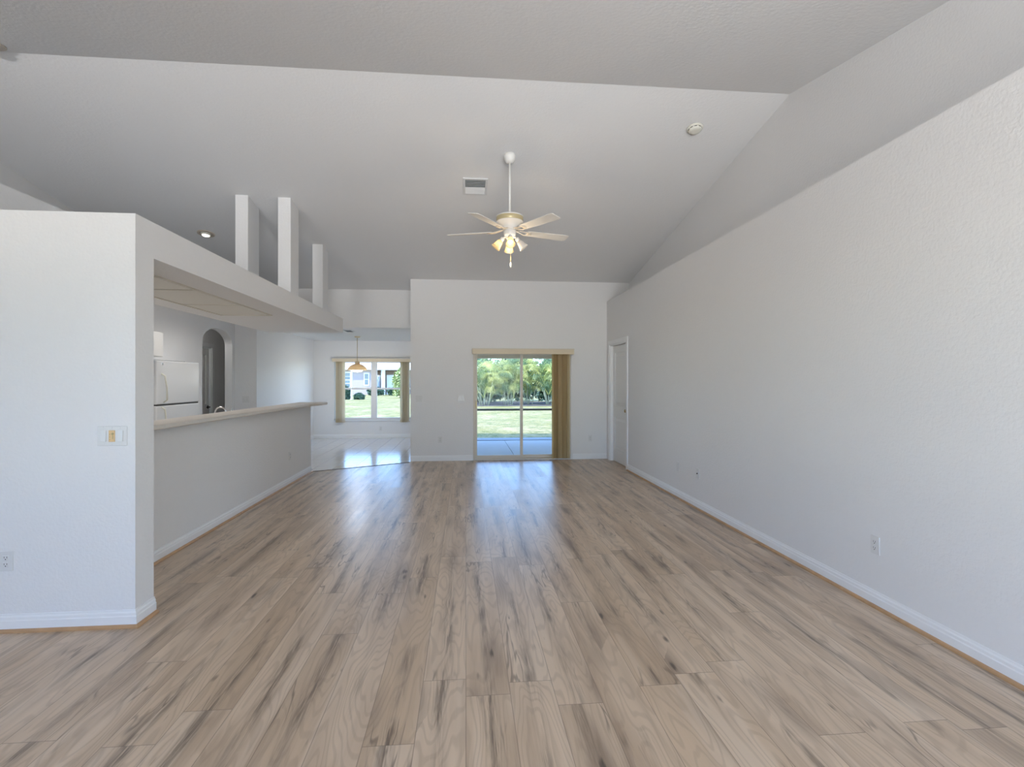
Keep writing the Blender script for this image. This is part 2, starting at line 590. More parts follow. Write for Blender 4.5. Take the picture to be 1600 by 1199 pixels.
def dup(root, loc, rot, label=None):
    r = root.copy()
    COL.objects.link(r)
    r.location = loc
    r.rotation_euler = rot
    if label:
        r['label'] = label
    for ch in list(root.children):
        c = ch.copy()
        COL.objects.link(c)
        c.parent = r
        for gch in ch.children:
            d = gch.copy()
            COL.objects.link(d)
            d.parent = c
    return r


def struct(name, label, cat, o):
    o.name = name
    return tag(o, label, cat, kind='structure')


# ---------------------------------------------------------------- the setting
XR, XU = 2.63, 3.06          # right wall, recessed upper right wall
YB = 9.40                    # wall with the sliding door
YF = -3.2                    # glazed front wall behind the camera
XL = -5.15                   # outer left wall
RY, RZ = 4.60, 4.175         # ceiling ridge
SB, SF = 0.182, 0.190


def cz(y):
    return RZ - SB * (y - RY) if y > RY else RZ - SF * (RY - y)


# floors
bm = bmesh.new()
prism(bm, [(XL, YF), (XU, YF), (XU, YB), (-1.0, YB), (-1.0, 9.275), (-2.446, 8.469), (-2.53, 8.45), (-2.53, 3.31), (XL, 3.31)], -0.06, 0.0)
struct('floor', 'light oak plank floor of the living room', 'floor', obj('floor', bm, 'plank'))
bm = bmesh.new()
prism(bm, [(-1.0, 9.275), (-1.0, 13.5), (XL, 13.5), (XL, 3.31), (-2.53, 3.31), (-2.53, 8.45), (-2.446, 8.469)], -0.06, 0.0)
struct('floor_tile', 'pale square tile floor of the dining nook and kitchen', 'floor', obj('floor_tile', bm, 'tile'))
bm = bmesh.new()
dx, dy = 0.0, 0.014
prism(bm, [(-2.446, 8.469 - dy), (-1.0, 9.275 - dy), (-1.0, 9.275 + dy), (-2.446, 8.469 + dy)], 0.0, 0.006)
struct('trim_1', 'dark strip where plank floor meets tile', 'floor trim', obj('trim_1', bm, mat('dark_threshold', (0.10, 0.07, 0.05), 0.5, noise=0.1)))

# right wall with the door opening, its ledge and the upper wall
DY0, DY1, DZ = 8.21, 9.19, 2.11
struct('wall_right', 'tall white textured wall on the right', 'wall', boxes('wall_right', [
    (XR, XR + 0.10, YF, DY0, 0, 2.94), (XR, XR + 0.10, DY1, YB, 0, 2.94), (XR, XR + 0.10, DY0, DY1, DZ, 2.94),
    (XR + 0.10, XU, YF, YB, 2.88, 2.94)], 'wall'))
struct('wall_right_upper', 'recessed upper right wall above the ledge', 'wall', boxes('wall_right_upper', [
    (XU, XU + 0.12, YF, YB + 0.14, -0.06, 4.4)], 'wall'))
# far wall with the slider opening
SX0, SX1, SZ = 0.135, 1.95, 2.03
struct('wall_back', 'white far wall around the sliding glass door', 'wall', boxes('wall_back', [
    (-1.0, SX0, YB, YB + 0.14, 0, 3.40), (SX1, XU, YB, YB + 0.14, 0, 3.40), (SX0, SX1, YB, YB + 0.14, SZ, 3.40)], 'wall'))
# left wall, its column end
bm = bmesh.new()
box(bm, XL, -1.95, 3.22, 3.40, 0, 2.445)
struct('wall_left', 'white partition wall ending in a column on the left', 'wall', obj('wall_left', bm, 'wall'))
struct('wall_bar', 'low white half wall under the bar top', 'wall', boxes('wall_bar', [(-2.60, -2.47, 3.40, 8.45, 0, 1.068)], 'wall', bevel=0.006))
struct('ceiling_soffit', 'dropped white soffit beam over the bar', 'soffit', boxes('ceiling_soffit', [(-3.10, -1.95, 3.40, 8.36, 2.22, 2.445)], 'wall'))
# outer left wall, front wall with big glazing
struct('wall_outer_left', 'upper left wall seen above the partition', 'wall', boxes('wall_outer_left', [
    (XL - 0.12, XL, YF, -2.0, 0, 4.4), (XL - 0.12, XL, -0.2, 10.0, 0, 4.4), (XL - 0.12, XL, -2.0, -0.2, 0, 0.9), (XL - 0.12, XL, -2.0, -0.2, 2.2, 4.4)], 'wall'))  # out-of-view opening made to let the side fill in
FX0, FX1, FZ0, FZ1 = -0.6, 2.35, 0.12, 2.50
struct('wall_front', 'glazed front wall behind the viewpoint', 'wall', boxes('wall_front', [
    (XL, -4.3, YF - 0.14, YF, 0, 2.9), (-2.7, FX0, YF - 0.14, YF, 0, 2.9), (-4.3, -2.7, YF - 0.14, YF, 0, 2.26), (-4.3, -2.7, YF - 0.14, YF, 2.64, 2.9), (FX1, XU, YF - 0.14, YF, 0, 2.9), (FX0, FX1, YF - 0.14, YF, 0, FZ0), (FX0, FX1, YF - 0.14, YF, FZ1, 2.9)], 'wall'))  # small high opening on the left made for the high front fill
w3 = boxes('window_3', [(FX0, FX1, YF - 0.10, YF - 0.03, FZ0, FZ0 + 0.06), (FX0, FX1, YF - 0.10, YF - 0.03, FZ1 - 0.06, FZ1)] +
           [(x - 0.03, x + 0.03, YF - 0.10, YF - 0.03, FZ0 + 0.06, FZ1 - 0.06) for x in (FX0 + 0.03, 0.88, FX1 - 0.03)], 'alum')
struct('window_3', 'wide front window behind the viewpoint', 'window', w3)

# vaulted ceiling
bm = bmesh.new()
prof = [(YF - 0.14, cz(YF - 0.14)), (RY, RZ), (10.1, cz(10.1)), (10.1, cz(10.1) + 0.1), (RY, RZ + 0.1), (YF - 0.14, cz(YF - 0.14) + 0.1)]
a = [bm.verts.new((XL - 0.12, y, z)) for y, z in prof]
b = [bm.verts.new((XU + 0.12, y, z)) for y, z in prof]
for i in range(6):
    j = (i + 1) % 6
    bm.faces.new((a[i], a[j], b[j], b[i]))
bm.faces.new((a[0], a[1], a[4], a[5])); bm.faces.new((a[1], a[2], a[3], a[4]))
bm.faces.new((b[0], b[1], b[4], b[5])); bm.faces.new((b[1], b[2], b[3], b[4]))
struct('ceiling', 'white vaulted ceiling', 'ceiling', obj('ceiling', bm, 'ceil'))
struct('ceiling_dining', 'flat white ceiling of the dining nook', 'ceiling', boxes('ceiling_dining', [(XL, -0.9, 10.08, 13.6, 2.485, 2.6)], 'ceil'))
struct('wall_header', 'white header wall above the dining nook', 'wall', boxes('wall_header', [(XL, -1.0, 9.97, 10.08, 2.475, 3.3)], 'wall'))
struct('ceiling_kitchen', 'raised kitchen ceiling behind the soffit', 'ceiling', boxes('ceiling_kitchen', [
    (XL, -3.10, 3.40, 9.97, 2.66, 2.74), (-3.10, -3.02, 3.40, 8.36, 2.445, 2.74), (-3.10, -3.02, 8.36, 9.97, 2.60, 2.74)], 'ceil'))
# dining walls
WX0, WX1, WZ0, WZ1 = -3.34, -1.36, 0.46, 1.985
struct('wall_dining_back', 'white dining wall around the window', 'wall', boxes('wall_dining_back', [
    (XL, WX0, 13.4, 13.54, 0, 2.6), (WX1, -0.86, 13.4, 13.54, 0, 2.6), (WX0, WX1, 13.4, 13.54, 0, WZ0), (WX0, WX1, 13.4, 13.54, WZ1, 2.6)], 'wall'))
struct('wall_dining_right', 'side wall between dining nook and patio', 'wall', boxes('wall_dining_right', [(-1.0, -0.86, YB + 0.14, 13.4, 0, 2.48), (-1.0, -0.86, YB + 0.14, 10.08, 2.48, 3.40)], 'wall'))
bm = bmesh.new()
prism(bm, [(-4.33, 9.66), (-4.2, 9.76), (-3.85, 9.84), (-3.85, 13.4), (-3.97, 13.4), (-3.97, 9.98), (-4.33, 9.90)], 0, 2.66)
struct('wall_dining_left', 'white dining wall beyond the kitchen', 'wall', obj('wall_dining_left', bm, 'wall'))

# kitchen wall with the arch and the refrigerator alcove
KX = -4.20
KT = 0.13
AY0, AY1, AZS, AZT = 8.60, 9.66, 2.08, 2.35


def quad(bm, *p):
    bm.faces.new([bm.verts.new(q) for q in p])


bm = bmesh.new()
for (y0, y1, z0, z1) in ((3.40, 6.97, 0, 2.66), (6.97, 8.10, 1.745, 2.66), (8.10, AY0, 0, 2.66)):
    box(bm, KX - KT, KX, y0, y1, z0, z1)
NA = 24
ac = (AY0 + AY1) / 2
ah = (AY1 - AY0) / 2
arc = [(ac - ah * math.cos(PI * k / NA), AZS + (AZT - AZS) * math.sin(PI * k / NA)) for k in range(NA + 1)]
for k in range(NA):
    (ya, za), (yb, zb) = arc[k], arc[k + 1]
    quad(bm, (KX, ya, za), (KX, yb, zb), (KX, yb, 2.66), (KX, ya, 2.66))
    quad(bm, (KX - KT, ya, za), (KX - KT, yb, zb), (KX - KT, yb, 2.66), (KX - KT, ya, 2.66))
    quad(bm, (KX, ya, za), (KX, yb, zb), (KX - KT, yb, zb), (KX - KT, ya, za))
box(bm, KX - KT, KX, AY1, 9.76, 0, 2.66)
struct('wall_kitchen', 'kitchen wall with an arched opening', 'wall', obj('wall_kitchen', bm, 'wall'))
struct('wall_alcove', 'recess around the refrigerator', 'wall', boxes('wall_alcove', [
    (-4.95, KX - KT, 6.89, 6.97, 0, 1.88), (-4.95, KX - KT, 8.10, 8.18, 0, 1.88), (-5.03, -4.95, 6.89, 8.18, 0, 1.88), (-4.95, KX - KT, 6.97, 8.10, 1.80, 1.88)], 'wall'))
HX = -5.05
HD0, HD1, HDZ = 9.88, 10.70, 2.12
struct('wall_hall', 'hall wall seen through the arch', 'wall', boxes('wall_hall', [
    (HX - 0.09, HX, 8.18, HD0, 0, 2.66), (HX - 0.09, HX, HD1, 12.5, 0, 2.66), (HX - 0.09, HX, HD0, HD1, HDZ, 2.66),
    (HX, -3.97, 12.4, 12.5, 0, 2.66)], 'wall'))

# the three little pillars between soffit and vault
for k, (x0, x1, y0, y1, what) in enumerate(((-2.884, -2.73, 6.71, 7.06, 'nearest'), (-2.377, -2.22, 6.74, 7.05, 'middle'), (-2.335, -2.18, 8.06, 8.35, 'farthest'))):
    bm = bmesh.new()
    v = []
    for (x, y) in ((x0, y0), (x1, y0), (x1, y1), (x0, y1)):
        v.append((bm.verts.new((x, y, 2.445)), bm.verts.new((x, y, cz(y) + 0.005))))
    for i in range(4):
        j = (i + 1) % 4
        bm.faces.new((v[i][0], v[j][0], v[j][1], v[i][1]))
    bm.faces.new([q[0] for q in v]); bm.faces.new([q[1] for q in v])
    lab = ['leftmost slim white pillar rising from the soffit ledge to the vaulted ceiling',
           'second slim white pillar from the left, rising from the soffit ledge',
           'rightmost and shortest slim white pillar, at the far end of the soffit ledge'][k]
    struct('pillar', lab, 'pillar', obj('pillar', bm, 'wall', bevel=0.004))

# baseboards and tan shoe moulding
BB = [(0, 0.0), (0.016, 0.0), (0.016, 0.062), (0.012, 0.068), (0.012, 0.082), (0.007, 0.090), (0.006, 0.100), (0, 0.100)]
SH = [(0.016, 0.0), (0.034, 0.0), (0.033, 0.009), (0.027, 0.016), (0.016, 0.018)]


def base(name, runs, label):
    bm = bmesh.new()
    for p0, p1, out in runs:
        extrude_profile(bm, BB, p0, p1, out)
    struct(name, label, 'baseboard', obj(name, bm, 'trim'))


def shoe(name, runs, label):
    bm = bmesh.new()
    for p0, p1, out in runs:
        extrude_profile(bm, SH, p0, p1, out)
    struct(name, label, 'shoe moulding', obj(name, bm, 'shoe'))


rr = [((XR, YF), (XR, DY0 - 0.085), (-1, 0))]
base('baseboard_right', rr, 'white baseboard along the right wall')
shoe('trim_2', rr, 'tan shoe moulding along the right wall')


def wrap(name, prof, m, label, cat):
    """profile carried along the partition face and mitred around its column end"""
    bm = bmesh.new()
    rows = []
    for px_, py_, ox, oy in ((XL, 3.22, 0, -1), (-1.95, 3.22, 1, -1), (-1.95, 3.40, 1, 0)):
        rows.append([bm.verts.new((px_ + ox * d, py_ + oy * d, z)) for d, z in prof])
    n = len(prof)
    for a_, b_ in ((0, 1), (1, 2)):
        for k in range(n):
            l = (k + 1) % n
            bm.faces.new((rows[a_][k], rows[a_][l], rows[b_][l], rows[b_][k]))
    bm.faces.new(rows[0][::-1])
    bm.faces.new(rows[2])
    struct(name, label, cat, obj(name, bm, m))


wrap('baseboard_left', BB, 'trim', 'white baseboard around the left partition', 'baseboard')
wrap('trim_3', SH, 'shoe', 'tan shoe moulding around the left partition', 'shoe moulding')
rb = [((-2.47, 3.40), (-2.47, 8.45), (1, 0))]
base('baseboard_bar', rb, 'white baseboard under the bar')
shoe('trim_4', rb, 'tan shoe moulding under the bar')
base('baseboard_back', [((-1.0, YB), (SX0 - 0.01, YB), (0, -1)), ((SX1 + 0.03, YB), (XR, YB), (0, -1))], 'white baseboard on the far wall')
base('baseboard_dining', [((-3.85, 13.4), (-1.0, 13.4), (0, -1)), ((-3.85, 9.84), (-3.85, 13.4), (1, 0))], 'white baseboard in the dining nook')

# bar counter
bm = bmesh.new()
prism(bm, [(-2.70, 3.41), (-2.395, 3.41), (-2.355, 7.95), (-2.26, 8.30), (-2.25, 8.60), (-2.30, 8.66), (-2.70, 8.62)], 1.07, 1.11)
o = obj('bar_counter', bm, 'bar', bevel=0.008)
tag(o, 'long beige laminate bar top running along the white half wall', 'counter')


# ---------------------------------------------------------------- sliding door, windows, doors
d1 = thing('door_1', 'sliding glass patio door in the far wall', 'sliding door', (0, YB, 0), kind='structure')
y0, y1 = 0.02, 0.12
boxes('door_frame', [(SX0, SX0 + 0.035, y0, y1, 0, SZ), (SX1 - 0.035, SX1, y0, y1, 0, SZ), (SX0 + 0.035, SX1 - 0.035, y0, y1, SZ - 0.04, SZ),
                     (SX0 + 0.035, SX1 - 0.035, y0, y1, 0, 0.022)], 'beige', d1, bevel=0.003)
for (a, b, ya, yb, handle) in ((SX0 + 0.036, 1.052, 0.030, 0.066, True), (1.004, SX1 - 0.036, 0.074, 0.110, False)):
    s = 0.035
    f = boxes('sliding_panel', [(a, a + s, ya, yb, 0.024, SZ - 0.042), (b - s - 0.012, b, ya, yb, 0.024, SZ - 0.042),
                                (a + s, b - s - 0.012, ya, yb, 0.024, 0.085), (a + s, b - s - 0.012, ya, yb, SZ - 0.09, SZ - 0.042)], 'beige', d1, bevel=0.003)
    boxes('glass_pane', [(a + s, b - s - 0.012, (ya + yb) / 2 - 0.003, (ya + yb) / 2 + 0.003, 0.085, SZ - 0.09)], 'glass', f)
    if handle:
        boxes('handle', [(a + 0.008, a + 0.026, ya - 0.022, ya, 0.96, 1.10)], 'brass', f, bevel=0.004)

w1 = thing('window_1', 'wide two part dining window over the lawn', 'window', (0, 13.4, 0), kind='structure')
ya, yb = 0.03, 0.10
boxes('window_frame', [(WX0, WX0 + 0.035, ya, yb, WZ0, WZ1), (WX1 - 0.035, WX1, ya, yb, WZ0, WZ1), (WX0 + 0.035, WX1 - 0.035, ya, yb, WZ1 - 0.035, WZ1),
                       (WX0 + 0.035, WX1 - 0.035, ya, yb, WZ0, WZ0 + 0.035), (-2.41, -2.30, ya, yb, WZ0 + 0.035, WZ1 - 0.035)], 'alum', w1, bevel=0.003)
boxes('window_sill', [(WX0 - 0.02, WX1 + 0.02, -0.03, 0.03, WZ0 - 0.025, WZ0)], 'trim', w1, bevel=0.004)
for (a, b) in ((WX0 + 0.035, -2.41), (-2.30, WX1 - 0.035)):
    for (z0, z1, oy) in ((WZ0 + 0.035, 1.26, 0.0), (1.26, WZ1 - 0.035, 0.012)):
        yc = 0.06 + oy
        f = boxes('sash', [(a, a + 0.02, yc - 0.014, yc + 0.014, z0, z1), (b - 0.02, b, yc - 0.014, yc + 0.014, z0, z1),
                           (a + 0.02, b - 0.02, yc - 0.014, yc + 0.014, z0, z0 + 0.022), (a + 0.02, b - 0.02, yc - 0.014, yc + 0.014, z1 - 0.022, z1)], 'alum', w1)
        boxes('glass_pane', [(a + 0.02, b - 0.02, yc - 0.003, yc + 0.003, z0 + 0.022, z1 - 0.022)], 'glass', f)


def panel_door(parent, width, height, flip):
    """two-panel door slab in local XZ, front face at y=0 looking to -y, hinge at x=0"""
    st = 0.115
    zs = ((0.22, 0.80), (1.00, height - 0.13))
    bm = bmesh.new()
    t = 0.036
    box(bm, 0, st, 0, t, 0, height)
    box(bm, width - st, width, 0, t, 0, height)
    for z0, z1 in ((0, zs[0][0]), (zs[0][1], zs[1][0]), (zs[1][1], height)):
        box(bm, st, width - st, 0, t, z0, z1)
    for z0, z1 in zs:
        box(bm, st, width - st, 0.012, t - 0.012, z0, z1)
        # raised field with sloping edge
        a = [(st + 0.03, z0 + 0.03), (width - st - 0.03, z0 + 0.03), (width - st - 0.03, z1 - 0.03), (st + 0.03, z1 - 0.03)]
        b = [(st + 0.07, z0 + 0.07), (width - st - 0.07, z0 + 0.07), (width - st - 0.07, z1 - 0.07), (st + 0.07, z1 - 0.07)]
        va = [bm.verts.new((x, 0.012, z)) for x, z in a]
        vb = [bm.verts.new((x, 0.003, z)) for x, z in b]
        for i in range(4):
            j = (i + 1) % 4
            bm.faces.new((va[i], va[j], vb[j], vb[i]))
        bm.faces.new(vb)
    return obj('door_leaf', bm, 'doorp', parent, bevel=0.002)


# right-hand door: opening in the right wall, leaf set back in it
d2 = thing('door_2', 'white two panel door in the right wall', 'door', (XR, DY1, 0), (0, 0, R(-90)), kind='structure')
# local +x runs toward the camera (-y world), local -y faces the room (-x world)
wd = DY1 - DY0
boxes('door_casing', [(-0.075, 0.0, -0.018, 0.0, 0, DZ), (wd, wd + 0.075, -0.018, 0.0, 0, DZ), (-0.075, wd + 0.075, -0.018, 0.0, DZ, DZ + 0.075)], 'trim', d2, bevel=0.005)
boxes('door_jamb', [(0.0, 0.018, 0.0, 0.10, 0, DZ), (wd - 0.018, wd, 0.0, 0.10, 0, DZ), (0.018, wd - 0.018, 0.0, 0.10, DZ - 0.018, DZ)], 'trim', d2)
lf = panel_door(d2, wd - 0.042, DZ - 0.032, False)
lf.location = (0.021, 0.055, 0.010)
bm = bmesh.new()
mx = Matrix.Translation((wd - 0.042 - 0.065, 0, 0.945)) @ Matrix.Rotation(R(90), 4, 'X')
lathe(bm, [(0.0, 0.0), (0.032, 0.0), (0.032, 0.006), (0.014, 0.010), (0.011, 0.035), (0.026, 0.045), (0.028, 0.058), (0.020, 0.066), (0.0, 0.068)], 20, mx)
obj('door_knob', bm, 'brass', lf)

# hall door through the arch
d3 = thing('door_3', 'grey shaded hall door seen through the arch', 'door', (HX, HD0, 0), (0, 0, R(90)), kind='structure')
wd = HD1 - HD0
boxes('door_casing', [(-0.08, 0.0, -0.018, 0.0, 0, HDZ), (wd, wd + 0.08, -0.018, 0.0, 0, HDZ), (-0.08, wd + 0.08, -0.018, 0.0, HDZ, HDZ + 0.08)], 'trim', d3, bevel=0.005)
boxes('door_jamb', [(0.0, 0.018, 0.0, 0.09, 0, HDZ), (wd - 0.018, wd, 0.0, 0.09, 0, HDZ), (0.018, wd - 0.018, 0.0, 0.09, HDZ - 0.018, HDZ)], 'trim', d3)
lf = panel_door(d3, wd - 0.042, HDZ - 0.032, False)
lf.location = (0.021, 0.035, 0.010)
bm = bmesh.new()
px = wd - 0.042 - 0.06
lathe(bm, [(0.0, 0.0), (0.033, 0.0), (0.033, 0.010), (0.014, 0.014), (0.012, 0.045), (0.0, 0.046)], 20, Matrix.Translation((px, 0, 0.93)) @ Matrix.Rotation(R(90), 4, 'X'))
tube(bm, [(px, -0.045, 0.93), (px - 0.05, -0.048, 0.93), (px - 0.125, -0.046, 0.926)], 0.011, 10)
obj('lever_handle', bm, 'black', lf)


# ---------------------------------------------------------------- vertical blinds
def vane_mesh(h, w=0.089):
    bm = bmesh.new()
    n = 6
    rows = []
    for z in (0.0, h):
        rows.append([bm.verts.new((w * (k / n - 0.5), 0.006 * (1 - (2 * k / n - 1) ** 2), z)) for k in range(n + 1)] +
                    [bm.verts.new((w * (k / n - 0.5), 0.006 * (1 - (2 * k / n - 1) ** 2) + 0.0012, z)) for k in range(n, -1, -1)])
    m = len(rows[0])
    for i in range(m):
        j = (i + 1) % m
        bm.faces.new((rows[0][i], rows[0][j], rows[1][j], rows[1][i]))
    bm.faces.new(rows[0][::-1]); bm.faces.new(rows[1])
    return bm


def blind(label, loc, x0, x1, zv0, zv1, dep, stacks, zb, vm, seed):
    t = thing('vertical_blind', label, 'blind', loc)
    bm = bmesh.new()
    box(bm, x0, x1, -dep, -dep + 0.012, zv0, zv1)
    box(bm, x0, x0 + 0.012, -dep + 0.012, 0, zv0, zv1)
    box(bm, x1 - 0.012, x1, -dep + 0.012, 0, zv0, zv1)
    box(bm, x0 + 0.012, x1 - 0.012, -dep + 0.012, 0, zv1 - 0.012, zv1)
    va = obj('valance', bm, 'valance', t, bevel=0.003)
    boxes('valance_trim', [(x0 - 0.004, x1 + 0.004, -dep - 0.006, -dep, zv1 - 0.014, zv1 + 0.004)], 'beige', va)
    boxes('head_rail', [(x0 + 0.02, x1 - 0.02, -dep * 0.62, -dep * 0.28, zv1 - 0.058, zv1 - 0.014)], 'alum', t)
    rnd = random.Random(seed)
    first = None
    for (a, b, n) in stacks:
        for k in range(n):
            if first is None:
                o = obj('vane', vane_mesh(zv1 - 0.058 - zb), vm, t)
                first = o
            else:
                o = first.copy()
                COL.objects.link(o)
                o.parent = t
            x = a + (b - a) * (k + 0.5) / n
            o.location = (x, -dep * 0.45, zb)
            o.rotation_euler = (0, 0, R(rnd.uniform(22, 74)))
    return t


blind('tan vertical blind drawn to the right side of the sliding glass door', (0, YB, 0), 0.117, 1.985, 1.945, 2.045, 0.115, [(1.60, 1.90, 12)], 0.025, 'vane', 3)
blind('tan vertical blind parted to both sides of the dining window', (0, 13.4, 0), -3.37, -1.32, 1.945, 2.03, 0.11, [(-3.27, -3.09, 7), (-1.66, -1.46, 8)], 0.40, 'vane2', 5)


# ---------------------------------------------------------------- wall plates
def rounded_plate(w, h, t):
    bm = bmesh.new()
    rbox(bm, -w / 2, w / 2, -t, 0, -h / 2, h / 2, 0.0025, 2)
    return bm


def outlet(label):
    t = thing('wall_outlet', label, 'outlet', group='white duplex wall outlets')
    obj('cover_plate', rounded_plate(0.072, 0.116, 0.006), 'plastic', t)
    for s in (-1, 1):
        bm = bmesh.new()
        rbox(bm, -0.017, 0.017, -0.0085, -0.005, s * 0.0195 - 0.0145, s * 0.0195 + 0.0145, 0.0015, 1)
        r = obj('socket', bm, 'plastic', t)
        bm = bmesh.new()
        box(bm, -0.0085, -0.0062, -0.0092, -0.0084, s * 0.0195 - 0.001, s * 0.0195 + 0.0085)
        box(bm, 0.0062, 0.0085, -0.0092, -0.0084, s * 0.0195 - 0.001, s * 0.0195 + 0.0085)
        lathe(bm, [(0.0, 0.0084), (0.0032, 0.0084), (0.0032, 0.0092), (0.0, 0.0092)], 10, Matrix.Translation((0, 0, s * 0.0195 - 0.0075)) @ Matrix.Rotation(R(90), 4, 'X'))
        obj('slots', bm, 'dark', r)
    return t


ou = outlet('white duplex outlet low on the right wall, nearest the viewer')
ou.location = (XR, 3.077, 0.394)
ou.rotation_euler = (0, 0, R(-90))
for loc, rz, lab in (((-2.652, 3.22, 0.407), 0, 'white duplex outlet low on the left partition wall at the edge of the view'),
                     ((-0.464, YB, 0.39), 0, 'white outlet low on the far wall left of the sliding door'),
                     ((2.311, YB, 0.385), 0, 'white outlet low on the far wall right of the sliding door'),
                     ((-2.47, 7.46, 0.40), 90, 'white outlet low on the half wall under the bar'),
                     ((-2.178, 13.4, 0.24), 0, 'white outlet under the dining window')):
    dup(ou, loc, (0, 0, R(rz)), lab)

# left partition: triple plate, rocker + almond dimmer + rocker
t = thing('light_switch', 'white triple switch plate with an almond slider on the left partition wall', 'switch', (-2.075, 3.22, 1.127))
obj('cover_plate', rounded_plate(0.164, 0.116, 0.006), 'plastic', t)
for x in (-0.048, 0.046):
    bm = bmesh.new()
    v = [(-0.016, -0.0065), (0.016, -0.0065)]
    rbox(bm, x - 0.0165, x + 0.0165, -0.0075, -0.005, -0.034, 0.034, 0.001, 1)
    r = obj('rocker', bm, 'plastic', t)
    bm = bmesh.new()
    a = [bm.verts.new(p) for p in ((x - 0.0145, -0.0076, -0.031), (x + 0.0145, -0.0076, -0.031), (x + 0.0145, -0.0076, 0.031), (x - 0.0145, -0.0076, 0.031))]
    b = [bm.verts.new(p) for p in ((x - 0.0145, -0.0125, -0.031), (x + 0.0145, -0.0125, -0.031), (x + 0.0145, -0.0085, 0.031), (x - 0.0145, -0.0085, 0.031))]
    for i in range(4):
        j = (i + 1) % 4
        bm.faces.new((a[i], a[j], b[j], b[i]))
    bm.faces.new(a); bm.faces.new(b)
    obj('paddle', bm, 'plastic', r)
bm = bmesh.new()
rbox(bm, -0.0185, 0.0165, -0.0085, -0.005, -0.034, 0.034, 0.001, 1)
r = obj('dimmer', bm, 'almond', t)
r['label'] = 'almond coloured fan dimmer'
bm = bmesh.new()
for z in (-0.020, -0.006, 0.010):
    box(bm, -0.013, -0.010, -0.0092, -0.0084, z - 0.002, z + 0.003)
box(bm, 0.003, 0.006, -0.0092, -0.0084, -0.018, 0.022)
rbox(bm, -0.001, 0.010, -0.0135, -0.0085, 0.008, 0.018, 0.001, 1)
obj('slider', bm, 'brass', r)
for x in (-0.048, -0.001, 0.046):
    for z in (-0.048, 0.048):
        bm = bmesh.new()
        lathe(bm, [(0.0, 0.006), (0.003, 0.006), (0.003, 0.0072), (0.0, 0.0074)], 10, Matrix.Translation((x, 0, z)) @ Matrix.Rotation(R(90), 4, 'X'))
        obj('screw', bm, 'alum', t)


def switch(label, gangs, loc, rz):
    t = thing('light_switch', label, 'switch', loc, (0, 0, R(rz)))
    obj('cover_plate', rounded_plate(0.072 + 0.046 * (gangs - 1), 0.116, 0.006), 'plastic', t)
    for k in range(gangs):
        x = (k - (gangs - 1) / 2) * 0.046
        bm = bmesh.new()
        rbox(bm, x - 0.0165, x + 0.0165, -0.0085, -0.005, -0.034, 0.034, 0.001, 1)
        obj('rocker', bm, 'plastic', t)
    return t


switch('white switch plate on the far wall beside the dining nook corner', 2, (-0.844, YB, 1.135), 0)
switch('white double switch plate just left of the sliding glass door', 2, (-0.087, YB, 1.135), 0)
switch('white switch plate above the bar on the short kitchen wall', 2, (-4.02, 9.80, 1.12), math.degrees(math.atan2(0.08, 0.35)))

t = thing('blank_wall_plate', 'plain white blank wall plate low on the right wall near the door', 'wall plate', (XR, 6.162, 0.391), (0, 0, R(-90)))
obj('cover_plate', rounded_plate(0.072, 0.116, 0.006), 'plastic', t)
for z in (-0.042, 0.042):
    bm = bmesh.new()
    lathe(bm, [(0.0, 0.006), (0.0035, 0.006), (0.0035, 0.0072), (0.0, 0.0075)], 10, Matrix.Translation((0, 0, z)) @ Matrix.Rotation(R(90), 4, 'X'))
    obj('screw', bm, 'alum', t)
t = thing('cable_wall_plate', 'white cable plate with a small dark jack low on the right wall', 'wall plate', (XR, 5.614, 0.40), (0, 0, R(-90)))
obj('cover_plate', rounded_plate(0.072, 0.116, 0.006), 'plastic', t)
bm = bmesh.new()
lathe(bm, [(0.0, 0.006), (0.0075, 0.006), (0.0075, 0.011), (0.005, 0.011), (0.005, 0.018), (0.0, 0.018)], 12, Matrix.Rotation(R(90), 4, 'X'))
obj('cable_jack', bm, 'dark', t)


# ---------------------------------------------------------------- ceiling fan
FZ = 3.125
fy_, fx_ = 5.70, 0.488
fan = thing('ceiling_fan', 'white five blade ceiling fan with a four lamp light kit hanging from the vault', 'ceiling fan', (fx_, fy_, FZ))
top = cz(fy_) - FZ
bm = bmesh.new()
lathe(bm, [(0.0, top + 0.012), (0.066, top + 0.012), (0.066, top - 0.02), (0.060, top - 0.055), (0.040, top - 0.085), (0.020, top - 0.092), (0.0, top - 0.092)], 32)
obj('canopy', bm, 'fan', fan)
bm = bmesh.new()
lathe(bm, [(0.0, top - 0.09), (0.013, top - 0.09), (0.013, 0.19), (0.0, 0.19)], 16)
obj('downrod', bm, 'fan', fan)
bm = bmesh.new()
lathe(bm, [(0.0, 0.205), (0.022, 0.205), (0.030, 0.185), (0.128, 0.178), (0.152, 0.166), (0.152, 0.160), (0.146, 0.158), (0.146, 0.108), (0.152, 0.106), (0.148, 0.100), (0.118, 0.092),
           (0.108, 0.078), (0.092, 0.070), (0.084, 0.050), (0.078, 0.040), (0.076, 0.012), (0.0, 0.010)], 48)
mh = obj('motor_housing', bm, 'fan', fan)
bm = bmesh.new()
lathe(bm, [(0.1462, 0.158), (0.149, 0.156), (0.149, 0.110), (0.1462, 0.108)], 48)
o = obj('yellowed_band', bm, 'fanband', mh)
o['label'] = 'yellowed band around the motor'


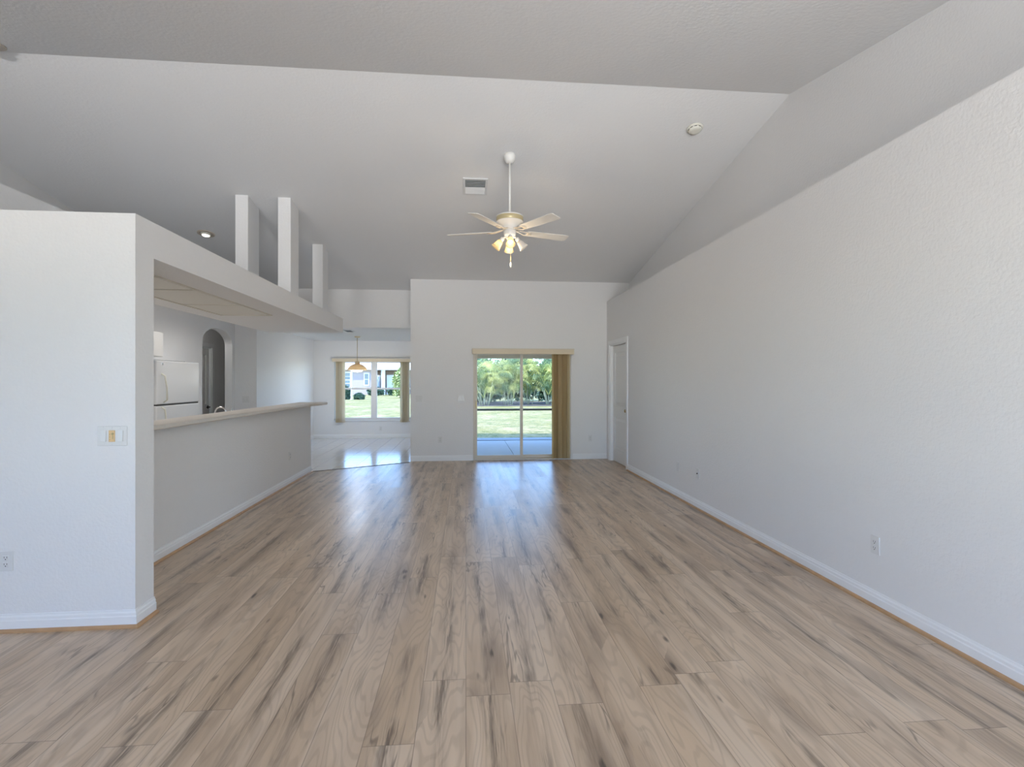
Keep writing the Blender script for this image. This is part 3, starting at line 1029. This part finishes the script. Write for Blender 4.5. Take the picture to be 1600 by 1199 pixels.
def blade_bm():
    bm = bmesh.new()
    prof = [(0.205, 0.046), (0.22, 0.052), (0.40, 0.060), (0.60, 0.067), (0.69, 0.069), (0.715, 0.062), (0.722, 0.048)]
    pts = [(x, w) for x, w in prof] + [(x, -w) for x, w in prof[::-1]]
    lo = [bm.verts.new((x, y, -0.003)) for x, y in pts]
    hi = [bm.verts.new((x, y, 0.003)) for x, y in pts]
    n = len(pts)
    bm.faces.new(lo[::-1]); bm.faces.new(hi)
    for i in range(n):
        j = (i + 1) % n
        bm.faces.new((lo[i], lo[j], hi[j], hi[i]))
    return bm


def arm_bm():
    bm = bmesh.new()
    for s in (-1, 1):
        tube(bm, [(0.070, s * 0.012, 0.022), (0.13, s * 0.020, 0.006), (0.18, s * 0.034, -0.007), (0.235, s * 0.030, -0.007), (0.262, 0.0, -0.007)], 0.006, 8)
    lathe(bm, [(0.0, -0.012), (0.020, -0.012), (0.020, -0.003), (0.0, -0.003)], 16, Matrix.Translation((0.235, 0, 0)))
    return bm


bl0 = ar0 = None
for k in range(5):
    a = R(18 + 72 * k)
    if bl0 is None:
        bl = bl0 = obj('blade', blade_bm(), 'blade', fan)
        ar = ar0 = obj('blade_arm', arm_bm(), 'farm', bl)
    else:
        bl = bl0.copy(); COL.objects.link(bl); bl.parent = fan
        ar = ar0.copy(); COL.objects.link(ar); ar.parent = bl
    bl.rotation_euler = Matrix.Rotation(a, 3, 'Z').__matmul__(Matrix.Rotation(R(-11), 3, 'X')).to_euler()
# light kit
bm = bmesh.new()
lathe(bm, [(0.0, 0.010), (0.060, 0.010), (0.070, 0.000), (0.070, -0.035), (0.062, -0.055), (0.045, -0.062), (0.045, -0.075), (0.030, -0.098), (0.0, -0.104)], 32)
obj('light_kit', bm, 'fan', fan)
for k, az in enumerate((178, 268, 358, 88)):
    a = R(az)
    ca, sa = math.cos(a), math.sin(a)
    bm = bmesh.new()
    tube(bm, [(0.035 * ca, 0.035 * sa, -0.066), (0.062 * ca, 0.062 * sa, -0.068), (0.082 * ca, 0.082 * sa, -0.085)], 0.010, 10)
    tilt = R(38)
    ax = Matrix.Translation((0.078 * ca, 0.078 * sa, -0.080)) @ Matrix.Rotation(a, 4, 'Z') @ Matrix.Rotation(PI - tilt, 4, 'Y')
    # local +z points down and outward
    lathe(bm, [(0.0, -0.004), (0.022, -0.004), (0.024, 0.010), (0.024, 0.050), (0.0, 0.050)], 20, ax)
    arm = obj('lamp_arm', bm, 'fan', fan)
    lit = az != 358
    bm = bmesh.new()
    lathe(bm, [(0.026, 0.036), (0.032, 0.050), (0.038, 0.080), (0.045, 0.110), (0.056, 0.132), (0.0545, 0.133), (0.043, 0.111), (0.036, 0.081), (0.030, 0.051), (0.024, 0.037)], 28, ax, close=True)
    sh = obj('lamp_shade', bm, 'frost' if lit else 'shade', arm)
    bm = bmesh.new()
    lathe(bm, [(0.0, 0.045), (0.012, 0.048), (0.014, 0.062), (0.023, 0.080), (0.025, 0.095), (0.018, 0.112), (0.0, 0.119)], 18, ax)
    obj('bulb', bm, 'bulbw' if lit else 'boff', arm)
bm = bmesh.new()
tube(bm, [(0.01, 0, -0.10), (0.01, 0, -0.35)], 0.0016, 6)
obj('pull_chain', bm, 'brass', fan)
bm = bmesh.new()
lathe(bm, [(0.0, -0.345), (0.006, -0.348), (0.009, -0.385), (0.007, -0.405), (0.0, -0.407)], 14, Matrix.Translation((0.01, 0, 0)))
obj('pull_knob', bm, 'fan', fan)
lamp('fan_lamp', 'POINT', 6.5, (1.0, 0.80, 0.55), (fx_, fy_, 2.80), (0, 0, 0), shadow_soft_size=0.08)

# ---------------------------------------------------------------- ceiling fittings
TB = -math.atan(SB)
TF = math.atan(SF)


def vent(label, loc, rot, w, h, sm='ventm'):
    t = thing('ceiling_vent', label, 'vent', loc, rot)
    fw = 0.028
    boxes('frame', [(-w / 2, w / 2, -h / 2, -h / 2 + fw, -0.014, 0), (-w / 2, w / 2, h / 2 - fw, h / 2, -0.014, 0),
                    (-w / 2, -w / 2 + fw, -h / 2 + fw, h / 2 - fw, -0.014, 0), (w / 2 - fw, w / 2, -h / 2 + fw, h / 2 - fw, -0.014, 0)], 'ventm', t, bevel=0.003)
    boxes('duct', [(-w / 2 + fw, w / 2 - fw, -h / 2 + fw, h / 2 - fw, -0.002, 0)], 'ventd', t)
    n = max(4, int((h - 2 * fw) / 0.032))
    for k in range(n):
        y = -h / 2 + fw + (k + 0.5) * (h - 2 * fw) / n
        bm = bmesh.new()
        box(bm, -w / 2 + fw, w / 2 - fw, -0.013, 0.013, -0.001, 0.001)
        s = -1 if y > 0 else 1
        o = obj('slat', bm, sm, t)
        o.location = (0, y, -0.010)
        o.rotation_euler = (R(38) * s, 0, 0)
    return t


yv = 6.335
vent('white louvred air vent in the sloped ceiling beside the fan', (0.114, yv, cz(yv)), (TB, 0, 0), 0.30, 0.36)
vent('small white air vent in the dining nook ceiling', (-2.376, 10.686, 2.485), (0, 0, 0), 0.18, 0.36, 'ventd')

t = thing('smoke_detector', 'round cream smoke detector on the sloped ceiling near the right wall', 'smoke detector', (2.365, 5.12, cz(5.12)), (TB, 0, 0))
bm = bmesh.new()
lathe(bm, [(0.0, 0.0), (0.082, 0.0), (0.082, -0.012), (0.074, -0.018), (0.0, -0.018)], 32)
obj('base_plate', bm, 'smoke', t)
bm = bmesh.new()
lathe(bm, [(0.0, -0.017), (0.068, -0.017), (0.068, -0.030), (0.056, -0.042), (0.030, -0.046), (0.0, -0.046)], 32)
c = obj('sensor_cover', bm, 'smoke', t)
bm = bmesh.new()
for k in range(10):
    a = 2 * PI * k / 10
    b_ = bmesh.new()
    box(b_, 0.066, 0.0688, -0.012, 0.012, -0.028, -0.021)
    merge(bm, b_, Matrix.Rotation(a, 4, 'Z'))
obj('sensor_slots', bm, 'dark', c)


def downlight(label, loc, rot):
    t = thing('recessed_light', label, 'ceiling light', loc, rot)
    t.scale = (1.15, 1.15, 1.15)
    bm = bmesh.new()
    lathe(bm, [(0.062, 0.0), (0.100, 0.0), (0.100, -0.006), (0.092, -0.010), (0.066, -0.010), (0.060, -0.004)], 36, close=True)
    obj('trim_ring', bm, 'dring', t)
    bm = bmesh.new()
    lathe(bm, [(0.0, -0.003), (0.030, -0.003), (0.060, -0.003), (0.058, -0.018), (0.050, -0.030), (0.046, -0.030), (0.044, -0.020), (0.0, -0.020)], 32)
    obj('eyeball', bm, 'smoke', t)
    bm = bmesh.new()
    lathe(bm, [(0.0, -0.018), (0.043, -0.020), (0.040, -0.030), (0.020, -0.036), (0.0, -0.037)], 28)
    obj('bulb', bm, 'bulbd', t)
    return t


downlight('lit recessed spotlight in the sloped ceiling left of the white pillars', (-3.753, 7.79, cz(7.79)), (TB, 0, 0))
downlight('recessed spotlight cut off at the upper left edge of the view', (-3.81, 4.45, cz(4.45)), (TF, 0, 0))

# kitchen soffit light box
t = thing('ceiling_light', 'cream three panel fluorescent light set in the soffit over the bar', 'ceiling light', (-2.53, 4.9, 2.22))
ys = (-1.25, -0.40, 0.45, 1.27)
fr = []
for y in ys:
    fr.append((-0.29, 0.29, y - 0.010, y + 0.010, -0.012, 0))
for x in (-0.29, 0.27):
    for k in range(3):
        fr.append((x, x + 0.02, ys[k] + 0.010, ys[k + 1] - 0.010, -0.012, 0))
boxes('frame', fr, 'lframe', t)
for k in range(3):
    boxes('diffuser', [(-0.27, 0.27, ys[k] + 0.010, ys[k + 1] - 0.010, -0.005, 0)], 'diffuser', t)

# pendant lamp over the dining nook
t = thing('pendant_lamp', 'tan dome pendant lamp hanging in front of the dining window', 'pendant lamp', (-2.50, 12.1, 2.485))
bm = bmesh.new()
lathe(bm, [(0.0, 0.0), (0.066, 0.0), (0.062, -0.018), (0.020, -0.030), (0.0, -0.030)], 28)
obj('ceiling_canopy', bm, 'copper', t)
bm = bmesh.new()
tube(bm, [(0, 0, -0.028), (0, 0, -0.60)], 0.006, 8)
obj('cord', bm, 'brass', t)
bm = bmesh.new()
lathe(bm, [(0.0, -0.565), (0.022, -0.568), (0.050, -0.585), (0.058, -0.615), (0.056, -0.632), (0.0, -0.632)], 32)
obj('shade_cap', bm, 'copper', t)
bm = bmesh.new()
lathe(bm, [(0.052, -0.632), (0.105, -0.650), (0.158, -0.682), (0.198, -0.722), (0.224, -0.775), (0.219, -0.776), (0.193, -0.727), (0.153, -0.688), (0.101, -0.656), (0.050, -0.638)], 40, close=True)
obj('lamp_shade', bm, 'amber', t)
bm = bmesh.new()
lathe(bm, [(0.0, -0.70), (0.095, -0.735), (0.125, -0.772), (0.112, -0.800), (0.070, -0.818), (0.0, -0.825)], 32)
obj('glass_bowl', bm, 'bulbs', t)
lamp('pendant_lamp_light', 'POINT', 18, (1.0, 0.97, 0.93), (-2.50, 12.1, 1.55), (0, 0, 0), shadow_soft_size=0.1)

# ---------------------------------------------------------------- kitchen things
fx, fy0, fy1 = -3.98, 6.995, 8.065
rf = thing('refrigerator', 'white top freezer refrigerator standing in the kitchen recess', 'refrigerator', (fx, (fy0 + fy1) / 2, 0))
hw = (fy1 - fy0) / 2
bm = bmesh.new(); rbox(bm, -0.80, -0.07, -hw + 0.01, hw - 0.01, 0.03, 1.715, 0.012, 2)
obj('body', bm, 'fridge', rf)
for nm, z0, z1, hz0, hz1 in (('freezer_door', 1.145, 1.725, 1.17, 1.55), ('refrigerator_door', 0.07, 1.128, 0.55, 1.11)):
    bm = bmesh.new(); rbox(bm, -0.066, 0.0, -hw, hw, z0, z1, 0.016, 3)
    d = obj(nm, bm, 'fridge', rf)
    bm = bmesh.new()
    tube(bm, [(-0.002, -hw + 0.16, hz0), (0.04, -hw + 0.165, hz0 + 0.03), (0.048, -hw + 0.15, (hz0 + hz1) / 2), (0.04, -hw + 0.12, hz1 - 0.03), (-0.002, -hw + 0.115, hz1)], 0.011, 10)
    obj('handle', bm, 'fhandle', d)
boxes('door_gasket', [(-0.06, -0.008, -hw + 0.02, hw - 0.02, 1.126, 1.147)], 'dark', rf)
boxes('badge', [(-0.002, 0.003, -hw + 0.12, -hw + 0.15, 1.665, 1.69)], 'chrome', rf)
boxes('kick_grille', [(-0.10, -0.03, -hw + 0.02, hw - 0.02, 0.0, 0.065)], 'ventd', rf)

t = thing('wall_cabinet', 'white wall cabinet beside and above the refrigerator', 'cabinet', (KX, 6.55, 1.763))
boxes('body', [(0.0, 0.30, -0.42, 0.42, 0, 0.315)], 'cab', t, bevel=0.002)
for s in (-1, 1):
    bm = bmesh.new()
    rbox(bm, 0.301, 0.32, min(s * 0.003, s * 0.415), max(s * 0.003, s * 0.415), 0.005, 0.31, 0.003, 2)
    d = obj('door', bm, 'cab', t)
    bm = bmesh.new()
    lathe(bm, [(0.0, 0.0), (0.006, 0.0), (0.006, 0.012), (0.014, 0.020), (0.0, 0.026)], 14, Matrix.Translation((0.32, s * 0.04, 0.05)) @ Matrix.Rotation(R(90), 4, 'Y'))
    obj('knob', bm, 'chrome', d)

t = thing('sink_counter', 'kitchen sink counter standing behind the bar half wall', 'counter', (-2.92, 5.95, 0))
boxes('base_cabinet', [(-0.28, 0.31, -2.45, 2.3, 0, 0.87)], 'cab', t)
boxes('countertop', [(-0.31, 0.31, -2.47, 2.32, 0.87, 0.91)], 'bar', t, bevel=0.004)
t = thing('faucet', 'chrome kitchen faucet just showing above the bar top', 'faucet', (-2.74, 6.15, 0.91))
bm = bmesh.new()
lathe(bm, [(0.0, 0.0), (0.03, 0.0), (0.028, 0.02), (0.016, 0.04), (0.016, 0.14), (0.0, 0.15)], 18)
obj('body', bm, 'chrome', t)
bm = bmesh.new()
tube(bm, [(0, 0, 0.13)] + [(-0.06 + 0.06 * math.cos(a), -0.01, 0.18 + 0.065 * math.sin(a)) for a in [R(k) for k in range(0, 181, 20)]] + [(-0.122, -0.01, 0.14)], 0.009, 10)
obj('spout', bm, 'chrome', t)
bm = bmesh.new()
tube(bm, [(0.0, 0.016, 0.11), (0.01, 0.06, 0.15), (0.02, 0.11, 0.22)], 0.007, 8)
obj('lever', bm, 'chrome', t)

# ---------------------------------------------------------------- patio and garden
bm = bmesh.new()
box(bm, -60, 60, 13.75, 140, -0.3, -0.1)
box(bm, -60, 60, -40, -3.6, -0.3, -0.1)
struct('lawn', 'sunlit lawn behind the house', 'lawn', obj('lawn', bm, 'lawn'))
bm = bmesh.new()
for (a, b) in ((-0.86, 0.955), (0.965, 4.0)):
    box(bm, a, b, YB + 0.14, 12.75, -0.2, -0.03)
box(bm, 0.955, 0.965, YB + 0.14, 12.75, -0.2, -0.045)
struct('patio_floor', 'shaded concrete patio slab outside the sliding door', 'patio', obj('patio_floor', bm, 'patio'))
struct('trim_5', 'pale rough concrete edging between patio and lawn', 'edging', boxes('trim_5', [(-6, 6, 12.76, 13.75, -0.3, -0.07), (-6, -0.86, 13.55, 13.75, -0.3, -0.07)], 'kerb'))
struct('ceiling_patio', 'stucco patio roof and its front beam', 'patio roof', boxes('ceiling_patio', [
    (-0.86, 4.2, YB + 0.14, 13.35, 2.55, 2.7), (-0.86, 4.2, 12.85, 13.15, 2.03, 2.55), (4.0, 4.2, YB, 13.35, -0.2, 2.55), (3.18, 4.0, YB + 0.0, YB + 0.14, -0.2, 2.7)], 'lanai'))
t = thing('screen_enclosure', 'dark framed patio screen with one mid height rail', 'screen', (0, 12.95, -0.07))
boxes('rail', [(-0.80, 3.95, -0.025, 0.025, 0.775, 0.825)], 'bronze', t)
boxes('sill_rail', [(-0.80, 3.95, -0.02, 0.02, 0.0, 0.03)], 'bronze', t)
for x in (-0.82, 2.75, 3.93):
    boxes('post', [(x - 0.02, x + 0.02, -0.025, 0.025, 0.0, 2.10)], 'bronze', t)

# areca palms beyond the lawn


def frond(bm, root, az, el, L, rnd, nl=18):
    """arching rachis with leaflets hanging along both sides"""
    d = Vector((math.cos(az), math.sin(az), 0))
    side = Vector((-math.sin(az), math.cos(az), 0))
    p = Vector(root)
    ang = el
    pts = []
    st = L / nl
    end = R(rnd.uniform(-75, -45))
    for i in range(nl + 1):
        pts.append(p.copy())
        p = p + (d * math.cos(ang) + Vector((0, 0, 1)) * math.sin(ang)) * st
        ang = el + (end - el) * ((i + 1) / nl) ** 1.7
    tube(bm, pts, 0.024, 4, r1=0.010)
    for i in range(4, nl + 1):
        f = i / nl
        ll = (0.40 * math.sin(PI * min(1, 0.15 + f * 0.80)) + 0.14) * L / 2.0
        t = (pts[i] - pts[i - 1]).normalized()
        for s in (-1, 1):
            o = (side * s * 0.75 + t * 0.45 + Vector((0, 0, rnd.uniform(-0.1, 0.25)))).normalized()
            a = pts[i]
            m = a + o * ll * 0.45
            e = a + o * ll * 0.80 + Vector((0, 0, -0.55 * ll))
            w = t * 0.022
            v = [bm.verts.new(q_) for q_ in (a - w * 0.4, a + w * 0.4, m + w, m - w)]
            bm.faces.new(v)
            bm.faces.new((v[3], v[2], bm.verts.new(e)))


def palm(label, x, y, h, nst, nf, seed, lm, grp='areca palm clumps along the lawn edge'):
    rnd = random.Random(seed)
    t = thing('areca_palm', label, 'palm', (x, y, -0.1), group=grp)
    tops = []
    for k in range(nst):
        a = 2 * PI * k / nst + rnd.uniform(-0.5, 0.5)
        r = rnd.uniform(0.05, 0.35)
        hh = h * (0.06 + 0.42 * (k * 7 % nst) / nst + rnd.uniform(0, 0.06))
        lean = rnd.uniform(0.10, 0.34)
        b0 = Vector((r * math.cos(a), r * math.sin(a), 0))
        tp = b0 + Vector((lean * math.cos(a) * hh, lean * math.sin(a) * hh, hh))
        bm = bmesh.new()
        tube(bm, [b0, b0.lerp(tp, 0.5) + Vector((0, 0, 0.06)), tp], 0.024, 7, r1=0.018)
        obj('stem', bm, 'stem', t)
        tops.append((tp, a))
    for nm, m, sel in (('fronds', lm, 0), ('pale_fronds', 'leaf2', 1), ('green_fronds', 'leaf3', 2)):
        bm = bmesh.new()
        for tp, a in tops:
            for k in range(nf):
                az = a + 2 * PI * k / nf + rnd.uniform(-0.4, 0.4)
                el, L = R(rnd.uniform(50, 88)), rnd.uniform(1.5, 2.5)
                if k % 3 == sel:
                    frond(bm, tp, az, el, L, rnd)
        obj(nm, bm, m, t)
    return t


plist = [(-3.2, 34.0, 4.0, 6, 5, 'leaf'), (-0.5, 33.8, 4.0, 9, 5, 'leaf'), (1.2, 32.7, 4.1, 11, 5, 'leaf'), (2.75, 33.4, 4.5, 11, 5, 'leaf'), (4.15, 34.0, 4.7, 10, 5, 'leaf'),
         (5.4, 33.0, 4.1, 11, 5, 'leaf'), (6.9, 33.8, 4.5, 9, 5, 'leaf'), (8.6, 33.4, 4.0, 6, 5, 'leaf')]
plab = ['areca palm clump farthest left beyond the lawn', 'areca palm clump just left of the sliding door view', 'yellowish areca palm clump at the left edge of the sliding door view',
        'green areca palm clump seen through the left glass panel of the sliding door', 'yellow green areca palm clump behind the middle stile of the sliding door',
        'green areca palm clump seen through the right glass panel of the sliding door', 'areca palm clump behind the tan blind of the sliding door', 'areca palm clump farthest right beyond the lawn']
for k, (p, lab) in enumerate(zip(plist, plab)):
    if k in (0, 7):
        continue
    palm(lab, p[0], p[1], p[2], p[3], p[4], 11 + k, p[5])
struct('garden_bed', 'dark mulch bed under the palms', 'garden bed', boxes('garden_bed', [(-2.0, 11, 31.6, 38, -0.2, -0.07)], 'mulch'))


def bush(label, x, y, rx, ry, h, m, seed, n=900, grp=None, ls=0.16):
    rnd = random.Random(seed)
    t = thing('shrub', label, 'shrub', (x, y, -0.1), group=grp)
    bm = bmesh.new()
    for k in range(n):
        u, v = rnd.uniform(0, 2 * PI), rnd.random()
        rr_ = rnd.random() ** 0.35
        z = h * (0.08 + 0.92 * v)
        s = math.sqrt(max(0.05, 1 - (2 * v - 0.9) ** 2)) * rr_ if v > 0.45 else (0.85 + 0.15 * v) * rr_
        c = Vector((rx * s * math.cos(u), ry * s * math.sin(u), z + rnd.uniform(-0.1, 0.1) * h * 0.5))
        a = Vector((rnd.uniform(-1, 1), rnd.uniform(-1, 1), rnd.uniform(-1, 1))).normalized()
        b = a.orthogonal().normalized()
        q = ls * rnd.uniform(0.6, 1.3)
        vv = [bm.verts.new(c + a * q), bm.verts.new(c + b * q * 0.5), bm.verts.new(c - a * q), bm.verts.new(c - b * q * 0.5)]
        bm.faces.new(vv)
    obj('foliage', bm, m, t)
    bm = bmesh.new()
    for k in range(4):
        a = 2 * PI * k / 4 + 0.3
        tube(bm, [(0.05 * math.cos(a), 0.05 * math.sin(a), 0), (rx * 0.4 * math.cos(a), ry * 0.4 * math.sin(a), h * 0.7)], 0.03, 6)
    obj('stems', bm, 'bark', t)
    return t


for k, (x, y, rx, h, lab) in enumerate(((0.9, 37.0, 1.6, 3.4, 'dark shrub behind the palms at the left of the sliding door view'), (4.0, 39.7, 2.1, 3.7, 'dark shrub behind the palms in the middle of the sliding door view'),
                                        (6.6, 37.0, 1.6, 3.6, 'dark shrub behind the palms at the right of the sliding door view'))):
    bush(lab, x, y, rx, 1.0, h, 'shrub', 40 + k, n=1900, grp='dark shrubs behind the palms', ls=0.22)

# neighbour's house seen through the dining window
HY = 60.0
hs = thing('house', 'pale pink single storey neighbouring house seen through the dining window', 'house', (-11.0, HY, -0.1))
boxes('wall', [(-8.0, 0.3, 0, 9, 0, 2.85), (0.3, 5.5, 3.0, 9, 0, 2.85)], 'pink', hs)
bm = bmesh.new()
rz = 2.85
r_ = [(-8.6, -0.7), (6.1, -0.7), (6.1, 9.6), (-8.6, 9.6)]
lo = [bm.verts.new((x, y, rz)) for x, y in r_]
lo2 = [bm.verts.new((x, y, rz + 0.2)) for x, y in r_]
tp = [bm.verts.new((-3.6, 4.4, rz + 2.7)), bm.verts.new((1.1, 4.4, rz + 2.7))]
bm.faces.new(lo[::-1])
for i in range(4):
    j = (i + 1) % 4
    bm.faces.new((lo[i], lo[j], lo2[j], lo2[i]))
bm.faces.new((lo2[0], lo2[1], tp[1], tp[0])); bm.faces.new((lo2[2], lo2[3], tp[0], tp[1]))
bm.faces.new((lo2[1], lo2[2], tp[1])); bm.faces.new((lo2[3], lo2[0], tp[0]))
obj('roof', bm, 'roof', hs)
for (x0, x1, z0, z1, rows, cols) in ((-3.15, -2.2, 0.9, 2.5, 4, 1), (-0.55, -0.15, 1.15, 2.4, 2, 1), (-7.2, -5.6, 0.9, 2.4, 3, 2)):
    wbs = [(x0 - 0.12, x1 + 0.12, -0.05, 0.0, z0 - 0.12, z0), (x0 - 0.12, x1 + 0.12, -0.05, 0.0, z1, z1 + 0.12), (x0 - 0.12, x0, -0.05, 0.0, z0, z1), (x1, x1 + 0.12, -0.05, 0.0, z0, z1)]
    for k in range(1, rows):
        z = z0 + (z1 - z0) * k / rows
        wbs.append((x0, x1, -0.045, 0.0, z - 0.03, z + 0.03))
    f = boxes('window', wbs, 'hwhite', hs)
    boxes('pane', [(x0, x1, -0.02, -0.005, z0, z1)], 'hwin', f)
boxes('porch_column', [(1.35, 1.75, -0.35, 0.05, 0, 2.85)], 'hwhite', hs)
boxes('porch_wall', [(1.75, 3.4, 1.2, 1.35, 0, 2.3)], 'hwhite', hs)

t = thing('garden_shed', 'blue grey shed panel beside the neighbouring house', 'shed', (-10.35, HY - 2.2, -0.1))
boxes('body', [(-0.02, 0.72, 0, 0.9, 0, 2.1)], 'shed', t)
boxes('roof', [(-0.08, 0.78, -0.08, 0.95, 2.1, 2.18)], 'hwhite', t)

t = thing('garden_post', 'slim white garden post standing in the neighbour lawn', 'post', (-9.55, 44.0, -0.1))
bm = bmesh.new()
lathe(bm, [(0.0, 0.0), (0.10, 0.0), (0.10, 0.03), (0.075, 0.05), (0.075, 2.5), (0.09, 2.52), (0.09, 2.58), (0.0, 2.62)], 16)
obj('shaft', bm, 'hwhite', t)
bm = bmesh.new()
lathe(bm, [(0.09, 2.56), (0.15, 2.60), (0.15, 2.66), (0.0, 2.70)], 16)
obj('finial', bm, 'hwhite', t)
bush('dark shrub left of the white garden post in the dining window view', -10.2, 44.6, 0.42, 0.5, 1.1, 'shrub', 60, n=700)
bush('low dark shrub right of the white garden post', -9.0, 44.4, 0.45, 0.4, 0.5, 'shrub', 61, n=420)
bush('dark shrub at the foot of the pink house right of the window mullion', -9.75, 56.6, 0.95, 0.6, 0.9, 'shrub', 62, n=700)
bush('dark shrub below the white porch wall of the pink house', -7.7, 57.0, 0.9, 0.6, 0.85, 'shrub', 63, n=500)
bush('tall light green shrub at the right side of the dining window view', -6.15, 49.0, 0.8, 0.7, 2.7, 'shrubl', 64, n=1100)
